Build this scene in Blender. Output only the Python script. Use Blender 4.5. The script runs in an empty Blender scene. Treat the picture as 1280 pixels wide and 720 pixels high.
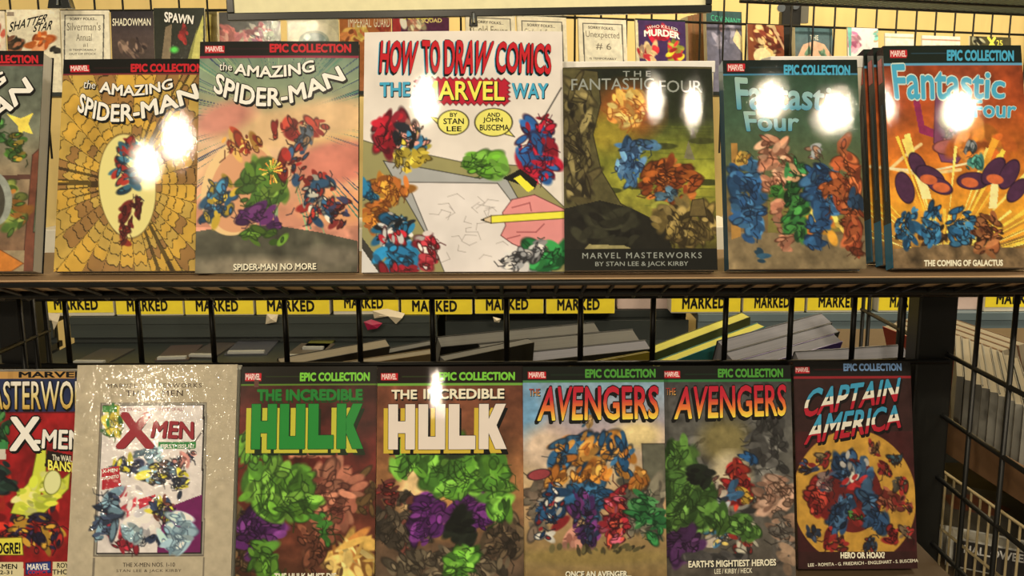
import bpy, math, random
import numpy as np
from mathutils import Matrix, Vector

# ------------------------------------------------------------------ camera, light, exposure
SC = bpy.context.scene
COL = SC.collection
F = 1160.0                      # focal length in pixels of the 1280 x 720 frame
TH = math.radians(10.0)         # looking slightly down
RO = math.radians(0.27)
EYE = Vector((0, 0, 1.6))
_r0, _u0 = Vector((1, 0, 0)), Vector((0, math.sin(TH), math.cos(TH)))
FW = Vector((0, math.cos(TH), -math.sin(TH)))
RT = _r0 * math.cos(RO) - _u0 * math.sin(RO)
UP = _r0 * math.sin(RO) + _u0 * math.cos(RO)
cd = bpy.data.cameras.new('camera'); cam = bpy.data.objects.new('camera', cd); COL.objects.link(cam)
cd.sensor_width = 36.0; cd.lens = 36.0 * F / 1280.0; cd.clip_start = 0.02; cd.clip_end = 60
m = Matrix.Identity(4)
for i in range(3):
    m[i][0], m[i][1], m[i][2], m[i][3] = RT[i], UP[i], -FW[i], EYE[i]
cam.matrix_world = m
SC.camera = cam
vs = SC.view_settings
vs.view_transform = 'Standard'; vs.look = 'None'; vs.gamma = 1.0; vs.use_curve_mapping = False
vs.exposure = 0.0
w = bpy.data.worlds.new('hall_air'); SC.world = w; w.use_nodes = True
w.node_tree.nodes['Background'].inputs[0].default_value = (1.0, 0.86, 0.66, 1)
w.node_tree.nodes['Background'].inputs[1].default_value = 0.15

def lamp(loc, energy, size, target=None, col=(1.0, 0.84, 0.60), spot=None):
    L = bpy.data.lights.new('hall_lamp', 'AREA')
    L.shape = 'DISK'; L.size = size; L.energy = energy; L.color = col
    o = bpy.data.objects.new('hall_lamp', L); COL.objects.link(o)
    o.location = loc
    d = (Vector(target) - Vector(loc)) if target else Vector((0, 0, -1))
    o.rotation_euler = d.to_track_quat('-Z', 'Y').to_euler()
    if spot: L.spread = spot
    return o
LAMPS = [  # x, y, z, watts, size: a track of small warm lamps over the aisle
    (-2.05, -2.85, 3.75, 22, 0.07), (-1.70, -2.60, 3.75, 28, 0.12), (-0.60, -2.21, 3.75, 34, 0.06), (0.84, -2.23, 3.75, 14, 0.05), (1.30, -2.25, 3.75, 14, 0.05),
    (1.75, -2.35, 3.75, 22, 0.055), (2.36, -2.35, 3.75, 24, 0.055), (-1.15, -7.7, 3.75, 60, 0.07), (-3.7, -6.9, 3.75, 80, 0.14)]
for x, y, z, e, s in LAMPS:
    lamp((x, y, z), e, s, (x * 0.4, 1.2, 1.3))
lamp((-0.9, 1.9, 3.7), 20, 0.5, (-0.9, 3.4, 1.9))
lamp((1.5, 1.9, 3.7), 90, 0.5, (1.4, 3.6, 1.9))

# ------------------------------------------------------------------ pixel <-> place helpers
def ray(px, py):
    return RT * ((px - 640) / F) + UP * ((360 - py) / F) + FW
def P(px, py, Y):               # the point of the world plane y = Y seen at a pixel
    d = ray(px, py); return EYE + d * ((Y - EYE.y) / d.y)
def PZ(px, py, z):
    d = ray(px, py); return EYE + d * ((z - EYE.z) / d.z)
def PX(px, py, X):
    d = ray(px, py); return EYE + d * ((X - EYE.x) / d.x)
def proj(p):
    q = Vector(p) - EYE; d = q.dot(FW)
    return 640 + F * q.dot(RT) / d, 360 - F * q.dot(UP) / d
def depth(p): return (Vector(p) - EYE).dot(FW)

# ------------------------------------------------------------------ materials
KT = np.array([1.00, 0.88, 0.76])       # what the hall light makes of a white sheet on the top shelf
def lin(c):
    c = np.asarray(c, float) / 255.0
    return np.where(c <= 0.04045, c / 12.92, ((c + 0.055) / 1.055) ** 2.4)
def alb(c, k=1.0):
    return np.clip(lin(c) / (KT * k), 0.003, 0.86)
_M = {}
def mat(name, c, rough=0.55, coat=0.0, metal=0.0, var=0.06, scale=40.0, bump=0.0, raw=False, coat_rough=0.1):
    if name in _M: return _M[name]
    a = np.asarray(c, float) if raw else alb(c)
    M = bpy.data.materials.new(name); M.use_nodes = True
    nt = M.node_tree; b = nt.nodes['Principled BSDF']
    b.inputs['Roughness'].default_value = rough; b.inputs['Metallic'].default_value = metal
    b.inputs['Coat Weight'].default_value = coat; b.inputs['Coat Roughness'].default_value = coat_rough; b.inputs['Coat IOR'].default_value = 1.36
    tc = nt.nodes.new('ShaderNodeTexCoord'); n = nt.nodes.new('ShaderNodeTexNoise')
    n.inputs['Scale'].default_value = scale; n.inputs['Detail'].default_value = 4
    nt.links.new(tc.outputs['Object'], n.inputs['Vector'])
    mx = nt.nodes.new('ShaderNodeMix'); mx.data_type = 'RGBA'
    mx.inputs['A'].default_value = (*np.clip(a * (1 - var * 2), 0, 1), 1); mx.inputs['B'].default_value = (*np.clip(a * (1 + var * 2), 0, 1), 1)
    nt.links.new(n.outputs['Fac'], mx.inputs['Factor']); nt.links.new(mx.outputs['Result'], b.inputs['Base Color'])
    if bump:
        bp = nt.nodes.new('ShaderNodeBump'); bp.inputs['Strength'].default_value = bump; bp.inputs['Distance'].default_value = 0.001
        nt.links.new(n.outputs['Fac'], bp.inputs['Height']); nt.links.new(bp.outputs['Normal'], b.inputs['Normal'])
    _M[name] = M; return M
def coat_bump(M, scale, strength, dist=0.0004):
    nt = M.node_tree; b = nt.nodes['Principled BSDF']
    tc = nt.nodes.new('ShaderNodeTexCoord'); n = nt.nodes.new('ShaderNodeTexNoise')
    n.inputs['Scale'].default_value = scale; n.inputs['Detail'].default_value = 3
    bp = nt.nodes.new('ShaderNodeBump'); bp.inputs['Strength'].default_value = strength; bp.inputs['Distance'].default_value = dist
    nt.links.new(tc.outputs['Object'], n.inputs['Vector']); nt.links.new(n.outputs['Fac'], bp.inputs['Height'])
    nt.links.new(bp.outputs['Normal'], b.inputs['Coat Normal'])
    return bp.outputs['Normal']
def print_mat(name, rough=0.6, coat=1.0, coat_rough=0.035, scale=620, strength=0.07, dist=0.0004):
    if name in _M: return _M[name]
    M = bpy.data.materials.new(name); M.use_nodes = True
    nt = M.node_tree; b = nt.nodes['Principled BSDF']
    at = nt.nodes.new('ShaderNodeAttribute'); at.attribute_name = 'Print'
    nt.links.new(at.outputs['Color'], b.inputs['Base Color'])
    b.inputs['Roughness'].default_value = rough; b.inputs['Specular IOR Level'].default_value = 0.12
    b.inputs['Coat Weight'].default_value = coat; b.inputs['Coat Roughness'].default_value = coat_rough; b.inputs['Coat IOR'].default_value = 1.36
    coat_bump(M, scale, strength, dist)
    _M[name] = M; return M
def ramp_mat(name, stops, hard=False, coat=1.0):
    if name in _M: return _M[name]
    M = bpy.data.materials.new(name); M.use_nodes = True
    nt = M.node_tree; b = nt.nodes['Principled BSDF']
    at = nt.nodes.new('ShaderNodeAttribute'); at.attribute_name = 't'
    cr = nt.nodes.new('ShaderNodeValToRGB'); cr.color_ramp.interpolation = 'CONSTANT' if hard else 'LINEAR'
    e = cr.color_ramp.elements
    e[0].position = stops[0][0]; e[0].color = (*alb(stops[0][1]), 1)
    e[1].position = stops[-1][0]; e[1].color = (*alb(stops[-1][1]), 1)
    for p, c in stops[1:-1]:
        k = e.new(p); k.color = (*alb(c), 1)
    nt.links.new(at.outputs['Fac'], cr.inputs['Fac']); nt.links.new(cr.outputs['Color'], b.inputs['Base Color'])
    b.inputs['Roughness'].default_value = 0.45; b.inputs['Coat Weight'].default_value = coat; b.inputs['Coat Roughness'].default_value = 0.035; b.inputs['Coat IOR'].default_value = 1.36; b.inputs['Specular IOR Level'].default_value = 0.12
    coat_bump(M, 620, 0.07)
    _M[name] = M; return M
def pages_mat(name, c, freq=2600):
    if name in _M: return _M[name]
    M = bpy.data.materials.new(name); M.use_nodes = True
    nt = M.node_tree; b = nt.nodes['Principled BSDF']; b.inputs['Roughness'].default_value = 0.8
    tc = nt.nodes.new('ShaderNodeTexCoord'); mp = nt.nodes.new('ShaderNodeMapping')
    mp.inputs['Scale'].default_value = (1.5, freq, 1.5)
    n = nt.nodes.new('ShaderNodeTexNoise'); n.inputs['Scale'].default_value = 1.0; n.inputs['Detail'].default_value = 2
    nt.links.new(tc.outputs['Object'], mp.inputs['Vector']); nt.links.new(mp.outputs['Vector'], n.inputs['Vector'])
    a = alb(c); mx = nt.nodes.new('ShaderNodeMix'); mx.data_type = 'RGBA'
    mx.inputs['A'].default_value = (*(a * 0.6), 1); mx.inputs['B'].default_value = (*np.clip(a * 1.25, 0, .9), 1)
    nt.links.new(n.outputs['Fac'], mx.inputs['Factor']); nt.links.new(mx.outputs['Result'], b.inputs['Base Color'])
    _M[name] = M; return M
def ink(c, coat=1.0):
    nm = 'ink_%02x%02x%02x' % tuple(int(v) for v in c)
    if nm in _M: return _M[nm]
    M = mat(nm, c, 0.6, coat, var=0.02, coat_rough=0.035)
    M.node_tree.nodes['Principled BSDF'].inputs['Specular IOR Level'].default_value = 0.12
    coat_bump(M, 620, 0.07)
    return M

BLACK_METAL = mat('black_powder_coat', (0.006, 0.0065, 0.006), 0.42, 0.0, 0.0, 0.12, 60, raw=True)
BLACK_METAL.node_tree.nodes['Principled BSDF'].inputs['Specular IOR Level'].default_value = 0.35
WOODB = mat('brown_board', (140, 108, 76), 0.6, 0, var=0.10, scale=14)
PAGES = pages_mat('page_edges', (225, 212, 190))
PAGESD = pages_mat('grey_page_edges', (205, 198, 190))

# ------------------------------------------------------------------ mesh helpers
class MB:
    def __init__(s): s.v = []; s.f = []; s.mi = []
    def add(s, vs_, fs, k=0):
        n = len(s.v); s.v += [tuple(v) for v in vs_]; s.f += [tuple(n + i for i in f) for f in fs]; s.mi += [k] * len(fs)
    def box(s, x0, x1, y0, y1, z0, z1, k=0, M=None):
        vs_ = [Vector(c) for c in ((x0, y0, z0), (x1, y0, z0), (x1, y1, z0), (x0, y1, z0), (x0, y0, z1), (x1, y0, z1), (x1, y1, z1), (x0, y1, z1))]
        if M is not None: vs_ = [M @ v for v in vs_]
        s.add(vs_, ((0, 3, 2, 1), (4, 5, 6, 7), (0, 1, 5, 4), (1, 2, 6, 5), (2, 3, 7, 6), (3, 0, 4, 7)), k)
    def rod(s, p, q, r, n=8, k=0):
        p, q = Vector(p), Vector(q); d = (q - p).normalized()
        a = d.orthogonal().normalized(); b = d.cross(a)
        vs_ = []
        for e in (p, q):
            for i in range(n):
                t = 2 * math.pi * i / n; vs_.append(e + a * (r * math.cos(t)) + b * (r * math.sin(t)))
        fs = [(i, (i + 1) % n, n + (i + 1) % n, n + i) for i in range(n)] + [tuple(range(n - 1, -1, -1)), tuple(range(n, 2 * n))]
        s.add(vs_, fs, k)
    def path(s, pts, r, n=8, k=0):
        for a, b in zip(pts[:-1], pts[1:]): s.rod(a, b, r, n, k)
    def prism(s, pts, y0, y1, k=0, M=None):     # outline in xz, extruded along y
        n = len(pts)
        vs_ = [Vector((x, y0, z)) for x, z in pts] + [Vector((x, y1, z)) for x, z in pts]
        if M is not None: vs_ = [M @ v for v in vs_]
        s.add(vs_, [tuple(range(n)), tuple(range(2 * n - 1, n - 1, -1))] + [(i, n + i, n + (i + 1) % n, (i + 1) % n) for i in range(n)], k)
    def build(s, name, mats, parent=None, bevel=0, smooth=False):
        me = bpy.data.meshes.new(name); me.from_pydata(s.v, [], s.f)
        for mm in (mats if isinstance(mats, (list, tuple)) else [mats]): me.materials.append(mm)
        me.polygons.foreach_set('material_index', s.mi)
        if smooth: me.polygons.foreach_set('use_smooth', [True] * len(me.polygons))
        me.update()
        o = bpy.data.objects.new(name, me); COL.objects.link(o)
        if parent is not None: o.parent = parent
        if bevel:
            b = o.modifiers.new('bevel', 'BEVEL'); b.width = bevel; b.segments = 2; b.limit_method = 'ANGLE'
        return o
def tag(o, label, cat=None, group=None, kind=None):
    o['label'] = label
    if cat: o['category'] = cat
    if group: o['group'] = group
    if kind: o['kind'] = kind
    return o
def empty(name, M, label, cat, group=None):
    o = bpy.data.objects.new(name, None); COL.objects.link(o); o.empty_display_size = 0.05
    o.matrix_world = M
    return tag(o, label, cat, group)
def struct(o, label=None):
    o['kind'] = 'structure'
    if label: o['label'] = label
    return o

# ------------------------------------------------------------------ print painter: flat colours laid out on a cover, read as its printed picture
class Art:
    def __init__(s, q, nx, ny, seed=1):
        s.q = q; s.rng = np.random.default_rng(seed)
        u = np.linspace(0, 1, nx)[None, :]; v = np.linspace(0, 1, ny)[:, None]
        xl = q['xTL'] + (q['xBL'] - q['xTL']) * v; xr = q['xTR'] + (q['xBR'] - q['xTR']) * v
        s.X = xl + u * (xr - xl); s.Y = q['yT'] + v * (q['yB'] - q['yT']) + 0 * u
        s.C = np.zeros((ny, nx, 3)); s.nx, s.ny = nx, ny
    def c(s, col): return np.asarray(col, float) / 255.0
    def fill(s, col): s.C[:] = s.c(col)
    def band(s, y0, y1, col, x0=-1e9, x1=1e9):
        m = (s.Y >= y0) & (s.Y < y1) & (s.X >= x0) & (s.X < x1); s.C[m] = s.c(col)
    def grad(s, stops, y0=None, y1=None, ang=0):
        y0 = s.q['yT'] if y0 is None else y0; y1 = s.q['yB'] if y1 is None else y1
        t = np.clip((s.Y - y0) / (y1 - y0) + ang * (s.X - s.X.mean()) / 200, 0, 1); ps = [p for p, _ in stops]
        g = np.stack([np.interp(t, ps, [s.c(c)[i] for _, c in stops]) for i in range(3)], -1)
        m = (s.Y >= y0) & (s.Y <= y1); s.C[m] = g[m]
    def _win(s, x0, x1, y0, y1):
        W = (s.q['xBR'] - s.q['xBL']); H = s.q['yB'] - s.q['yT']; k = max(abs(s.q['xTL'] - s.q['xBL']), abs(s.q['xTR'] - s.q['xBR'])) + 3
        a = int((y0 - s.q['yT'] - 2) / H * s.ny); b = int((y1 - s.q['yT'] + 3) / H * s.ny) + 1
        xm = min(s.q['xTL'], s.q['xBL']); ww = max(s.q['xTR'], s.q['xBR']) - xm
        c = int((x0 - xm - k) / W * s.nx) - 3; d = int((x1 - xm + k) / W * s.nx) + 4
        return slice(max(a, 0), max(min(b, s.ny), 0)), slice(max(c, 0), max(min(d, s.nx), 0))
    def ell(s, cx, cy, rx, ry, col, ang=0, line=None, soft=0.0, lw=1.0):
        R = max(rx, ry) + 2; w = s._win(cx - R, cx + R, cy - R, cy + R)
        X, Y, C = s.X[w], s.Y[w], s.C[w]
        if X.size == 0: return
        a = math.radians(ang); dx = X - cx; dy = Y - cy
        r = np.sqrt(((dx * math.cos(a) + dy * math.sin(a)) / rx) ** 2 + ((-dx * math.sin(a) + dy * math.cos(a)) / ry) ** 2)
        e = max(soft, 1.0 / min(rx, ry))
        al = np.clip((1 + e / 2 - r) / e, 0, 1)[..., None]
        if line is not None:
            C[:] = C * (1 - al) + s.c(line) * al
            r2 = r + lw / min(rx, ry); al = np.clip((1 + e / 2 - r2) / e, 0, 1)[..., None]
        C[:] = C * (1 - al) + s.c(col) * al
    def poly(s, pts, col, line=None):
        xs = [p[0] for p in pts]; ys = [p[1] for p in pts]
        w = s._win(min(xs), max(xs), min(ys), max(ys)); X, Y, C = s.X[w], s.Y[w], s.C[w]
        if X.size == 0: return
        ins = np.zeros(X.shape, bool); n = len(pts)
        for i in range(n):
            (xa, ya), (xb, yb) = pts[i], pts[(i + 1) % n]
            if ya == yb: continue
            hit = ((ya > Y) != (yb > Y)) & (X < (xb - xa) * (Y - ya) / (yb - ya) + xa)
            ins ^= hit
        C[ins] = s.c(col)
        if line is not None: s.line(pts + [pts[0]], 1.0, line)
    def line(s, pts, wd, col, al=1.0):
        for (xa, ya), (xb, yb) in zip(pts[:-1], pts[1:]):
            w = s._win(min(xa, xb) - wd, max(xa, xb) + wd, min(ya, yb) - wd, max(ya, yb) + wd); X, Y, C = s.X[w], s.Y[w], s.C[w]
            if X.size == 0: continue
            L = max((xb - xa) ** 2 + (yb - ya) ** 2, 1e-6)
            t = np.clip(((X - xa) * (xb - xa) + (Y - ya) * (yb - ya)) / L, 0, 1)
            d = np.hypot(X - xa - t * (xb - xa), Y - ya - t * (yb - ya))
            a = (np.clip(wd / 2 + 0.5 - d, 0, 1) * al)[..., None]; C[:] = C * (1 - a) + s.c(col) * a
    def cluster(s, cx, cy, rx, ry, cols, n, lo, hi, line=None, ang=0, el=2.1):
        """an abstract passage of overlapping brush marks in a few colours"""
        a = math.radians(ang); base = s.rng.uniform(0, 180)
        for i in range(n):
            t = s.rng.uniform(0, 2 * math.pi); k = math.sqrt(s.rng.uniform()) * 0.9
            dx, dy = math.cos(t) * k * rx, math.sin(t) * k * ry
            x = cx + dx * math.cos(a) - dy * math.sin(a); y = cy + dx * math.sin(a) + dy * math.cos(a)
            r = s.rng.uniform(lo, hi) * (1.0 if i < n * .6 else 0.62); c = np.array(cols[s.rng.integers(len(cols))], float) * s.rng.uniform(0.7, 1.25)
            g = base + 40 * math.sin((x + 2 * y) * 0.05) + s.rng.normal(0, 30)
            s.ell(x, y, r * s.rng.uniform(1.2, el), r * s.rng.uniform(.6, .95), np.clip(c, 0, 255), g, line if s.rng.uniform() < .45 else None, soft=0.35)
        if line is not None:
            for _ in range(n // 3):
                x = cx + s.rng.normal(0, rx * .4); y = cy + s.rng.normal(0, ry * .4); g = math.radians(base + s.rng.normal(0, 40)); L = hi * s.rng.uniform(.5, 1.4)
                s.line([(x, y), (x + L * math.cos(g), y + L * math.sin(g)), (x + 1.7 * L * math.cos(g + .4), y + 1.7 * L * math.sin(g + .4))], s.rng.uniform(.8, 1.6), line, .8)
    def rays(s, cx, cy, r0, r1, n, cols, y0=-1e9, y1=1e9, wid=0.03):
        for _ in range(n):
            t = s.rng.uniform(0, 2 * math.pi); w_ = s.rng.uniform(0.3, 1) * wid; c = cols[s.rng.integers(len(cols))]
            a0, a1 = s.rng.uniform(0.6, 1) * r0, s.rng.uniform(0.6, 1) * r1
            s.poly([(cx + a0 * math.cos(t), cy + a0 * math.sin(t)), (cx + a1 * math.cos(t - w_), cy + a1 * math.sin(t - w_)), (cx + a1 * math.cos(t + w_), cy + a1 * math.sin(t + w_))], c)
    def mottle(s, amt, cell=8, y0=-1e9, y1=1e9):
        tot = np.zeros((s.ny, s.nx)); 
        for o in range(3):
            cs = max(cell / 2 ** o, 1.0); gy, gx = int(s.ny / cs) + 3, int(s.nx / cs) + 3
            g = s.rng.normal(0, 1, (gy, gx)); yy = np.linspace(0, gy - 2.001, s.ny); xx = np.linspace(0, gx - 2.001, s.nx)
            iy, ix = yy.astype(int), xx.astype(int); fy, fx = (yy - iy)[:, None], (xx - ix)[None, :]
            A = g[iy][:, ix]; B = g[iy][:, ix + 1]; Cc = g[iy + 1][:, ix]; D = g[iy + 1][:, ix + 1]
            tot += ((A * (1 - fx) + B * fx) * (1 - fy) + (Cc * (1 - fx) + D * fx) * fy) / (o + 1)
        m = ((s.Y >= y0) & (s.Y <= y1))[..., None]
        s.C = np.where(m, np.clip(s.C * (1 + amt * tot[..., None]), 0, 1), s.C)
    def linear(s):
        return alb(np.clip(s.C, 0, 1) * 255.0)

# ------------------------------------------------------------------ lettering: flat letters fitted between two curves
_T = {}
BLOCK = {'H': [[(0, 0), (.36, 0), (.36, 1), (0, 1)], [(.64, 0), (1, 0), (1, 1), (.64, 1)], [(.36, .36), (.64, .36), (.64, .62), (.36, .62)]],
         'U': [[(0, .28), (.36, .28), (.36, 1), (0, 1)], [(.64, .28), (1, .28), (1, 1), (.64, 1)], [(0, 0), (1, 0), (1, .28), (0, .28)]],
         'L': [[(0, 0), (.4, 0), (.4, 1), (0, 1)], [(.4, 0), (1, 0), (1, .3), (.4, .3)]],
         'K': [[(0, 0), (.36, 0), (.36, 1), (0, 1)], [(.36, .4), (.56, .4), (1.0, 1), (.62, 1), (.36, .66)], [(.36, .6), (.36, .36), (.62, 0), (1.04, 0), (.6, .6)]]}
def glyphs(body, off=0.0, sp=1.0):
    key = (body, round(off, 4), sp)
    if key in _T: return _T[key]
    if body.startswith('#block '):
        V, Fq, x = [], [], 0.0
        for ch in body[7:]:
            for q_ in BLOCK[ch]:
                Fq.append(tuple(range(len(V), len(V) + len(q_)))); V += [(x + a * .62, b) for a, b in q_]
            x += .70
        _T[key] = (np.array(V), Fq, True); return _T[key]
    c = bpy.data.curves.new('letters', 'FONT'); c.body = body; c.size = 1; c.offset = off; c.space_character = sp; c.resolution_u = 3
    o = bpy.data.objects.new('letters', c); COL.objects.link(o)
    dg = bpy.context.evaluated_depsgraph_get(); dg.update()
    me = bpy.data.meshes.new_from_object(o.evaluated_get(dg))
    co = np.array([v.co[:2] for v in me.vertices]).reshape(-1, 2); fs = [tuple(p.vertices) for p in me.polygons]
    up = (me.polygons[0].normal.z > 0) if len(me.polygons) else True
    bpy.data.objects.remove(o); bpy.data.curves.remove(c); bpy.data.meshes.remove(me)
    _T[key] = (co, fs, up); return _T[key]
def lag(pts, s):
    n = len(pts); xs = np.linspace(0, 1, n); out = np.zeros((len(s), 2))
    for i, p in enumerate(pts):
        b = np.ones(len(s))
        for j in range(n):
            if j != i: b = b * (s - xs[j]) / (xs[i] - xs[j])
        out += b[:, None] * np.asarray(p, float)[None]
    return out
def lettering(name, surf, specs, parent, label=None):
    """specs: (text, top curve, bottom curve, [(material, weight, dx, dy), ...], spacing); curves in cover pixels"""
    V, Fc, MI, TT, mats = [], [], [], [], []
    lift = surf.get('lift', 0.00018)
    for sp_ in specs:
        body, top, bot, layers = sp_[:4]; sp = sp_[4] if len(sp_) > 4 else 1.0
        ref = glyphs(body, 0.0, sp)[0]; lo, hi = ref.min(0), ref.max(0); hi = np.maximum(hi, lo + 1e-3)
        for li, (M, off, dx, dy) in enumerate(layers):
            co0, fs, up = glyphs(body, 0.0, sp)
            if not len(co0): continue
            if M not in mats: mats.append(M)
            w_ = off * 0.9; g = w_ * 0.72
            sh = [(0, 0)] if off < 0.004 else ([(-w_, 0), (w_, 0), (0, w_), (0, -w_)] if off < 0.02 else [(0, 0), (-w_, 0), (w_, 0), (0, w_), (0, -w_), (g, g), (-g, g), (g, -g), (-g, -g)])
            for k_, (ox, oy) in enumerate(sh):
                st = (co0 + np.array([ox, oy]) - lo) / (hi - lo); s, t = st[:, 0], st[:, 1]
                p = lag(bot, s) * (1 - t)[:, None] + lag(top, s) * t[:, None]
                p[:, 0] += dx; p[:, 1] += dy
                n = len(V); W = surf['map'](p, lift * (1 + li * 0.9 + k_ * 0.03))
                V += [tuple(x) for x in W]; TT += list(np.clip(t, 0, 1))
                Fc += [tuple(n + i for i in f) for f in fs]; MI += [mats.index(M)] * len(fs)
    me = bpy.data.meshes.new(name); me.from_pydata(V, [], Fc)
    for M in mats: me.materials.append(M)
    me.polygons.foreach_set('material_index', MI)
    a = me.attributes.new('t', 'FLOAT', 'POINT'); a.data.foreach_set('value', np.array(TT, 'f'))
    me.update()
    o = bpy.data.objects.new(name, me); COL.objects.link(o); o.parent = parent
    if label: o['label'] = label
    return o
def box_quad(x0, y0, x1, y1, slope=0.0):
    """straight lettering in a pixel rectangle: (top curve, bottom curve)"""
    return [(x0, y0), (x1, y0 + slope)], [(x0, y1), (x1, y1 + slope)]

# ------------------------------------------------------------------ books
def quad(xTL, xTR, xBR, xBL, yT, yB): return dict(xTL=xTL, xTR=xTR, xBR=xBR, xBL=xBL, yT=yT, yB=yB)
def pose(q, zb, T, lean, yaw=0.0):
    ln, yw = math.radians(lean), math.radians(yaw)
    xc = (q['xBL'] + q['xBR']) / 2
    b = PZ(xc, q['yB'], zb + T * math.sin(ln) + 0.0006)
    W = (q['xBR'] - q['xBL']) * depth(b) / F / math.cos(yw)
    up = Matrix.Rotation(yw, 3, 'Z') @ Vector((0, math.sin(ln), math.cos(ln)))
    lo, hi = 0.05, 0.6
    for _ in range(40):
        h = (lo + hi) / 2
        if proj(b + up * h)[1] > q['yT']: lo = h
        else: hi = h
    M = Matrix.Translation(b) @ Matrix.Rotation(yw, 4, 'Z') @ Matrix.Rotation(-ln, 4, 'X')
    return M, W, lo
def cover_map(q, W, H, bulge):
    def f(p, lift):
        v = (p[:, 1] - q['yT']) / (q['yB'] - q['yT'])
        xl = q['xTL'] + (q['xBL'] - q['xTL']) * v; xr = q['xTR'] + (q['xBR'] - q['xTR']) * v
        u = (p[:, 0] - xl) / (xr - xl)
        uu = np.clip(u, 0.0, 1.0)
        return np.stack([(u - 0.5) * W, -bulge * 4 * uu * (1 - uu) - lift, (1 - v) * H], -1)
    return f
PRINT = print_mat('printed_glossy_cover')
def cover_mesh(name, W, H, T, art, bulge, outer, parent, pm=None, hard=0.0006):
    """front board carrying the print, spine on the left, back board"""
    nx, ny = art.nx, art.ny
    u = np.linspace(0, 1, nx)[None, :] + np.zeros((ny, 1)); v = np.linspace(0, 1, ny)[:, None] + np.zeros((1, nx))
    co = np.stack([(u - .5) * W, -bulge * 4 * u * (1 - u), (1 - v) * H], -1).reshape(-1, 3)
    i = np.arange((ny - 1) * (nx - 1)); r, c = i // (nx - 1), i % (nx - 1); a = r * nx + c
    fr = np.stack([a, a + nx, a + nx + 1, a + 1], -1)
    mb = MB(); c_ = hard
    x0, x1 = -W / 2, W / 2
    mb.box(x0, x0 + c_, 0.0, T, 0, H); mb.box(x0 + c_, x1, T - c_, T, 0, H)
    # inner face and rim of the front board follow the bulge
    seg = 12
    for k in range(seg):
        ua, ub = k / seg, (k + 1) / seg
        ya, yb = -bulge * 4 * ua * (1 - ua), -bulge * 4 * ub * (1 - ub)
        xa, xb = (ua - .5) * W, (ub - .5) * W
        vs_ = [(xa, ya, H), (xb, yb, H), (xb, yb + c_, H), (xa, ya + c_, H), (xa, ya, 0), (xb, yb, 0), (xb, yb + c_, 0), (xa, ya + c_, 0)]
        mb.add(vs_, [(0, 1, 2, 3), (7, 6, 5, 4), (2, 6, 7, 3)])
    mb.add([(x1, 0, 0), (x1, c_, 0), (x1, c_, H), (x1, 0, H)], [(0, 1, 2, 3)])
    n0 = len(co)
    V = np.concatenate([co, np.array(mb.v)]); nq = len(fr)
    me = bpy.data.meshes.new(name)
    faces_b = np.array([f for f in mb.f]) + n0
    allf = np.concatenate([fr, faces_b])
    me.vertices.add(len(V)); me.vertices.foreach_set('co', V.astype('f').ravel())
    me.loops.add(len(allf) * 4); me.loops.foreach_set('vertex_index', allf.astype('i').ravel())
    me.polygons.add(len(allf)); me.polygons.foreach_set('loop_start', np.arange(0, len(allf) * 4, 4, dtype='i'))
    mi = np.zeros(len(allf), 'i'); mi[nq:] = 1
    me.materials.append(pm or PRINT); me.materials.append(outer)
    me.polygons.foreach_set('material_index', mi)
    sm = np.zeros(len(allf), bool); sm[:nq] = True; me.polygons.foreach_set('use_smooth', sm)
    me.update(calc_edges=True)
    at = me.color_attributes.new('Print', 'FLOAT_COLOR', 'POINT')
    cc = np.ones((len(V), 4), 'f'); cc[:n0, :3] = art.linear().reshape(-1, 3); at.data.foreach_set('color', cc.ravel())
    o = bpy.data.objects.new(name, me); COL.objects.link(o); o.parent = parent
    return o
def satin_of(M):
    nm = 'satin_' + M.name
    if nm not in _M:
        c = M.copy(); c.name = nm; c.node_tree.nodes['Principled BSDF'].inputs['Coat Weight'].default_value = .1
        c.node_tree.nodes['Principled BSDF'].inputs['Coat Roughness'].default_value = .22; _M[nm] = c
    return _M[nm]
def book(label, q, zb, T, lean, yaw, paint, outer, texts, bulge=0.0012, cat='book', group=None, name='comic_book', seed=1, pm=None, pages=None, hard=0.0006, res=1.0, satin=False):
    if satin: pm = print_mat('satin_printed_cover', .6, .12, .22, 620, .03)
    M, W, H = pose(q, zb, T, lean, yaw)
    root = empty(name, M, label, cat, group)
    nx = int((q['xBR'] - q['xBL']) * res) + 2; ny = int((q['yB'] - q['yT']) * res) + 2
    a = Art(q, nx, ny, seed); paint(a)
    cover_mesh('cover', W, H, T, a, bulge, outer, root, pm, hard)
    mb = MB(); ins = 0.0015 if hard < 0.001 else 0.004
    mb.box(-W / 2 + hard + 0.0002, W / 2 - ins, hard + 0.0003, T - hard - 0.0002, ins if hard > .001 else 0.0006, H - ins)
    mb.build('page_block', pages or PAGES, root)
    surf = dict(map=cover_map(q, W, H, bulge), W=W, H=H)
    for nm, lb, specs in texts:
        o = lettering(nm, surf, specs, root, lb)
        if satin:
            for sl in range(len(o.data.materials)): o.data.materials[sl] = satin_of(o.data.materials[sl])
    root['_w'] = W
    del root['_w']
    return root, M, W, H, surf

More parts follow.
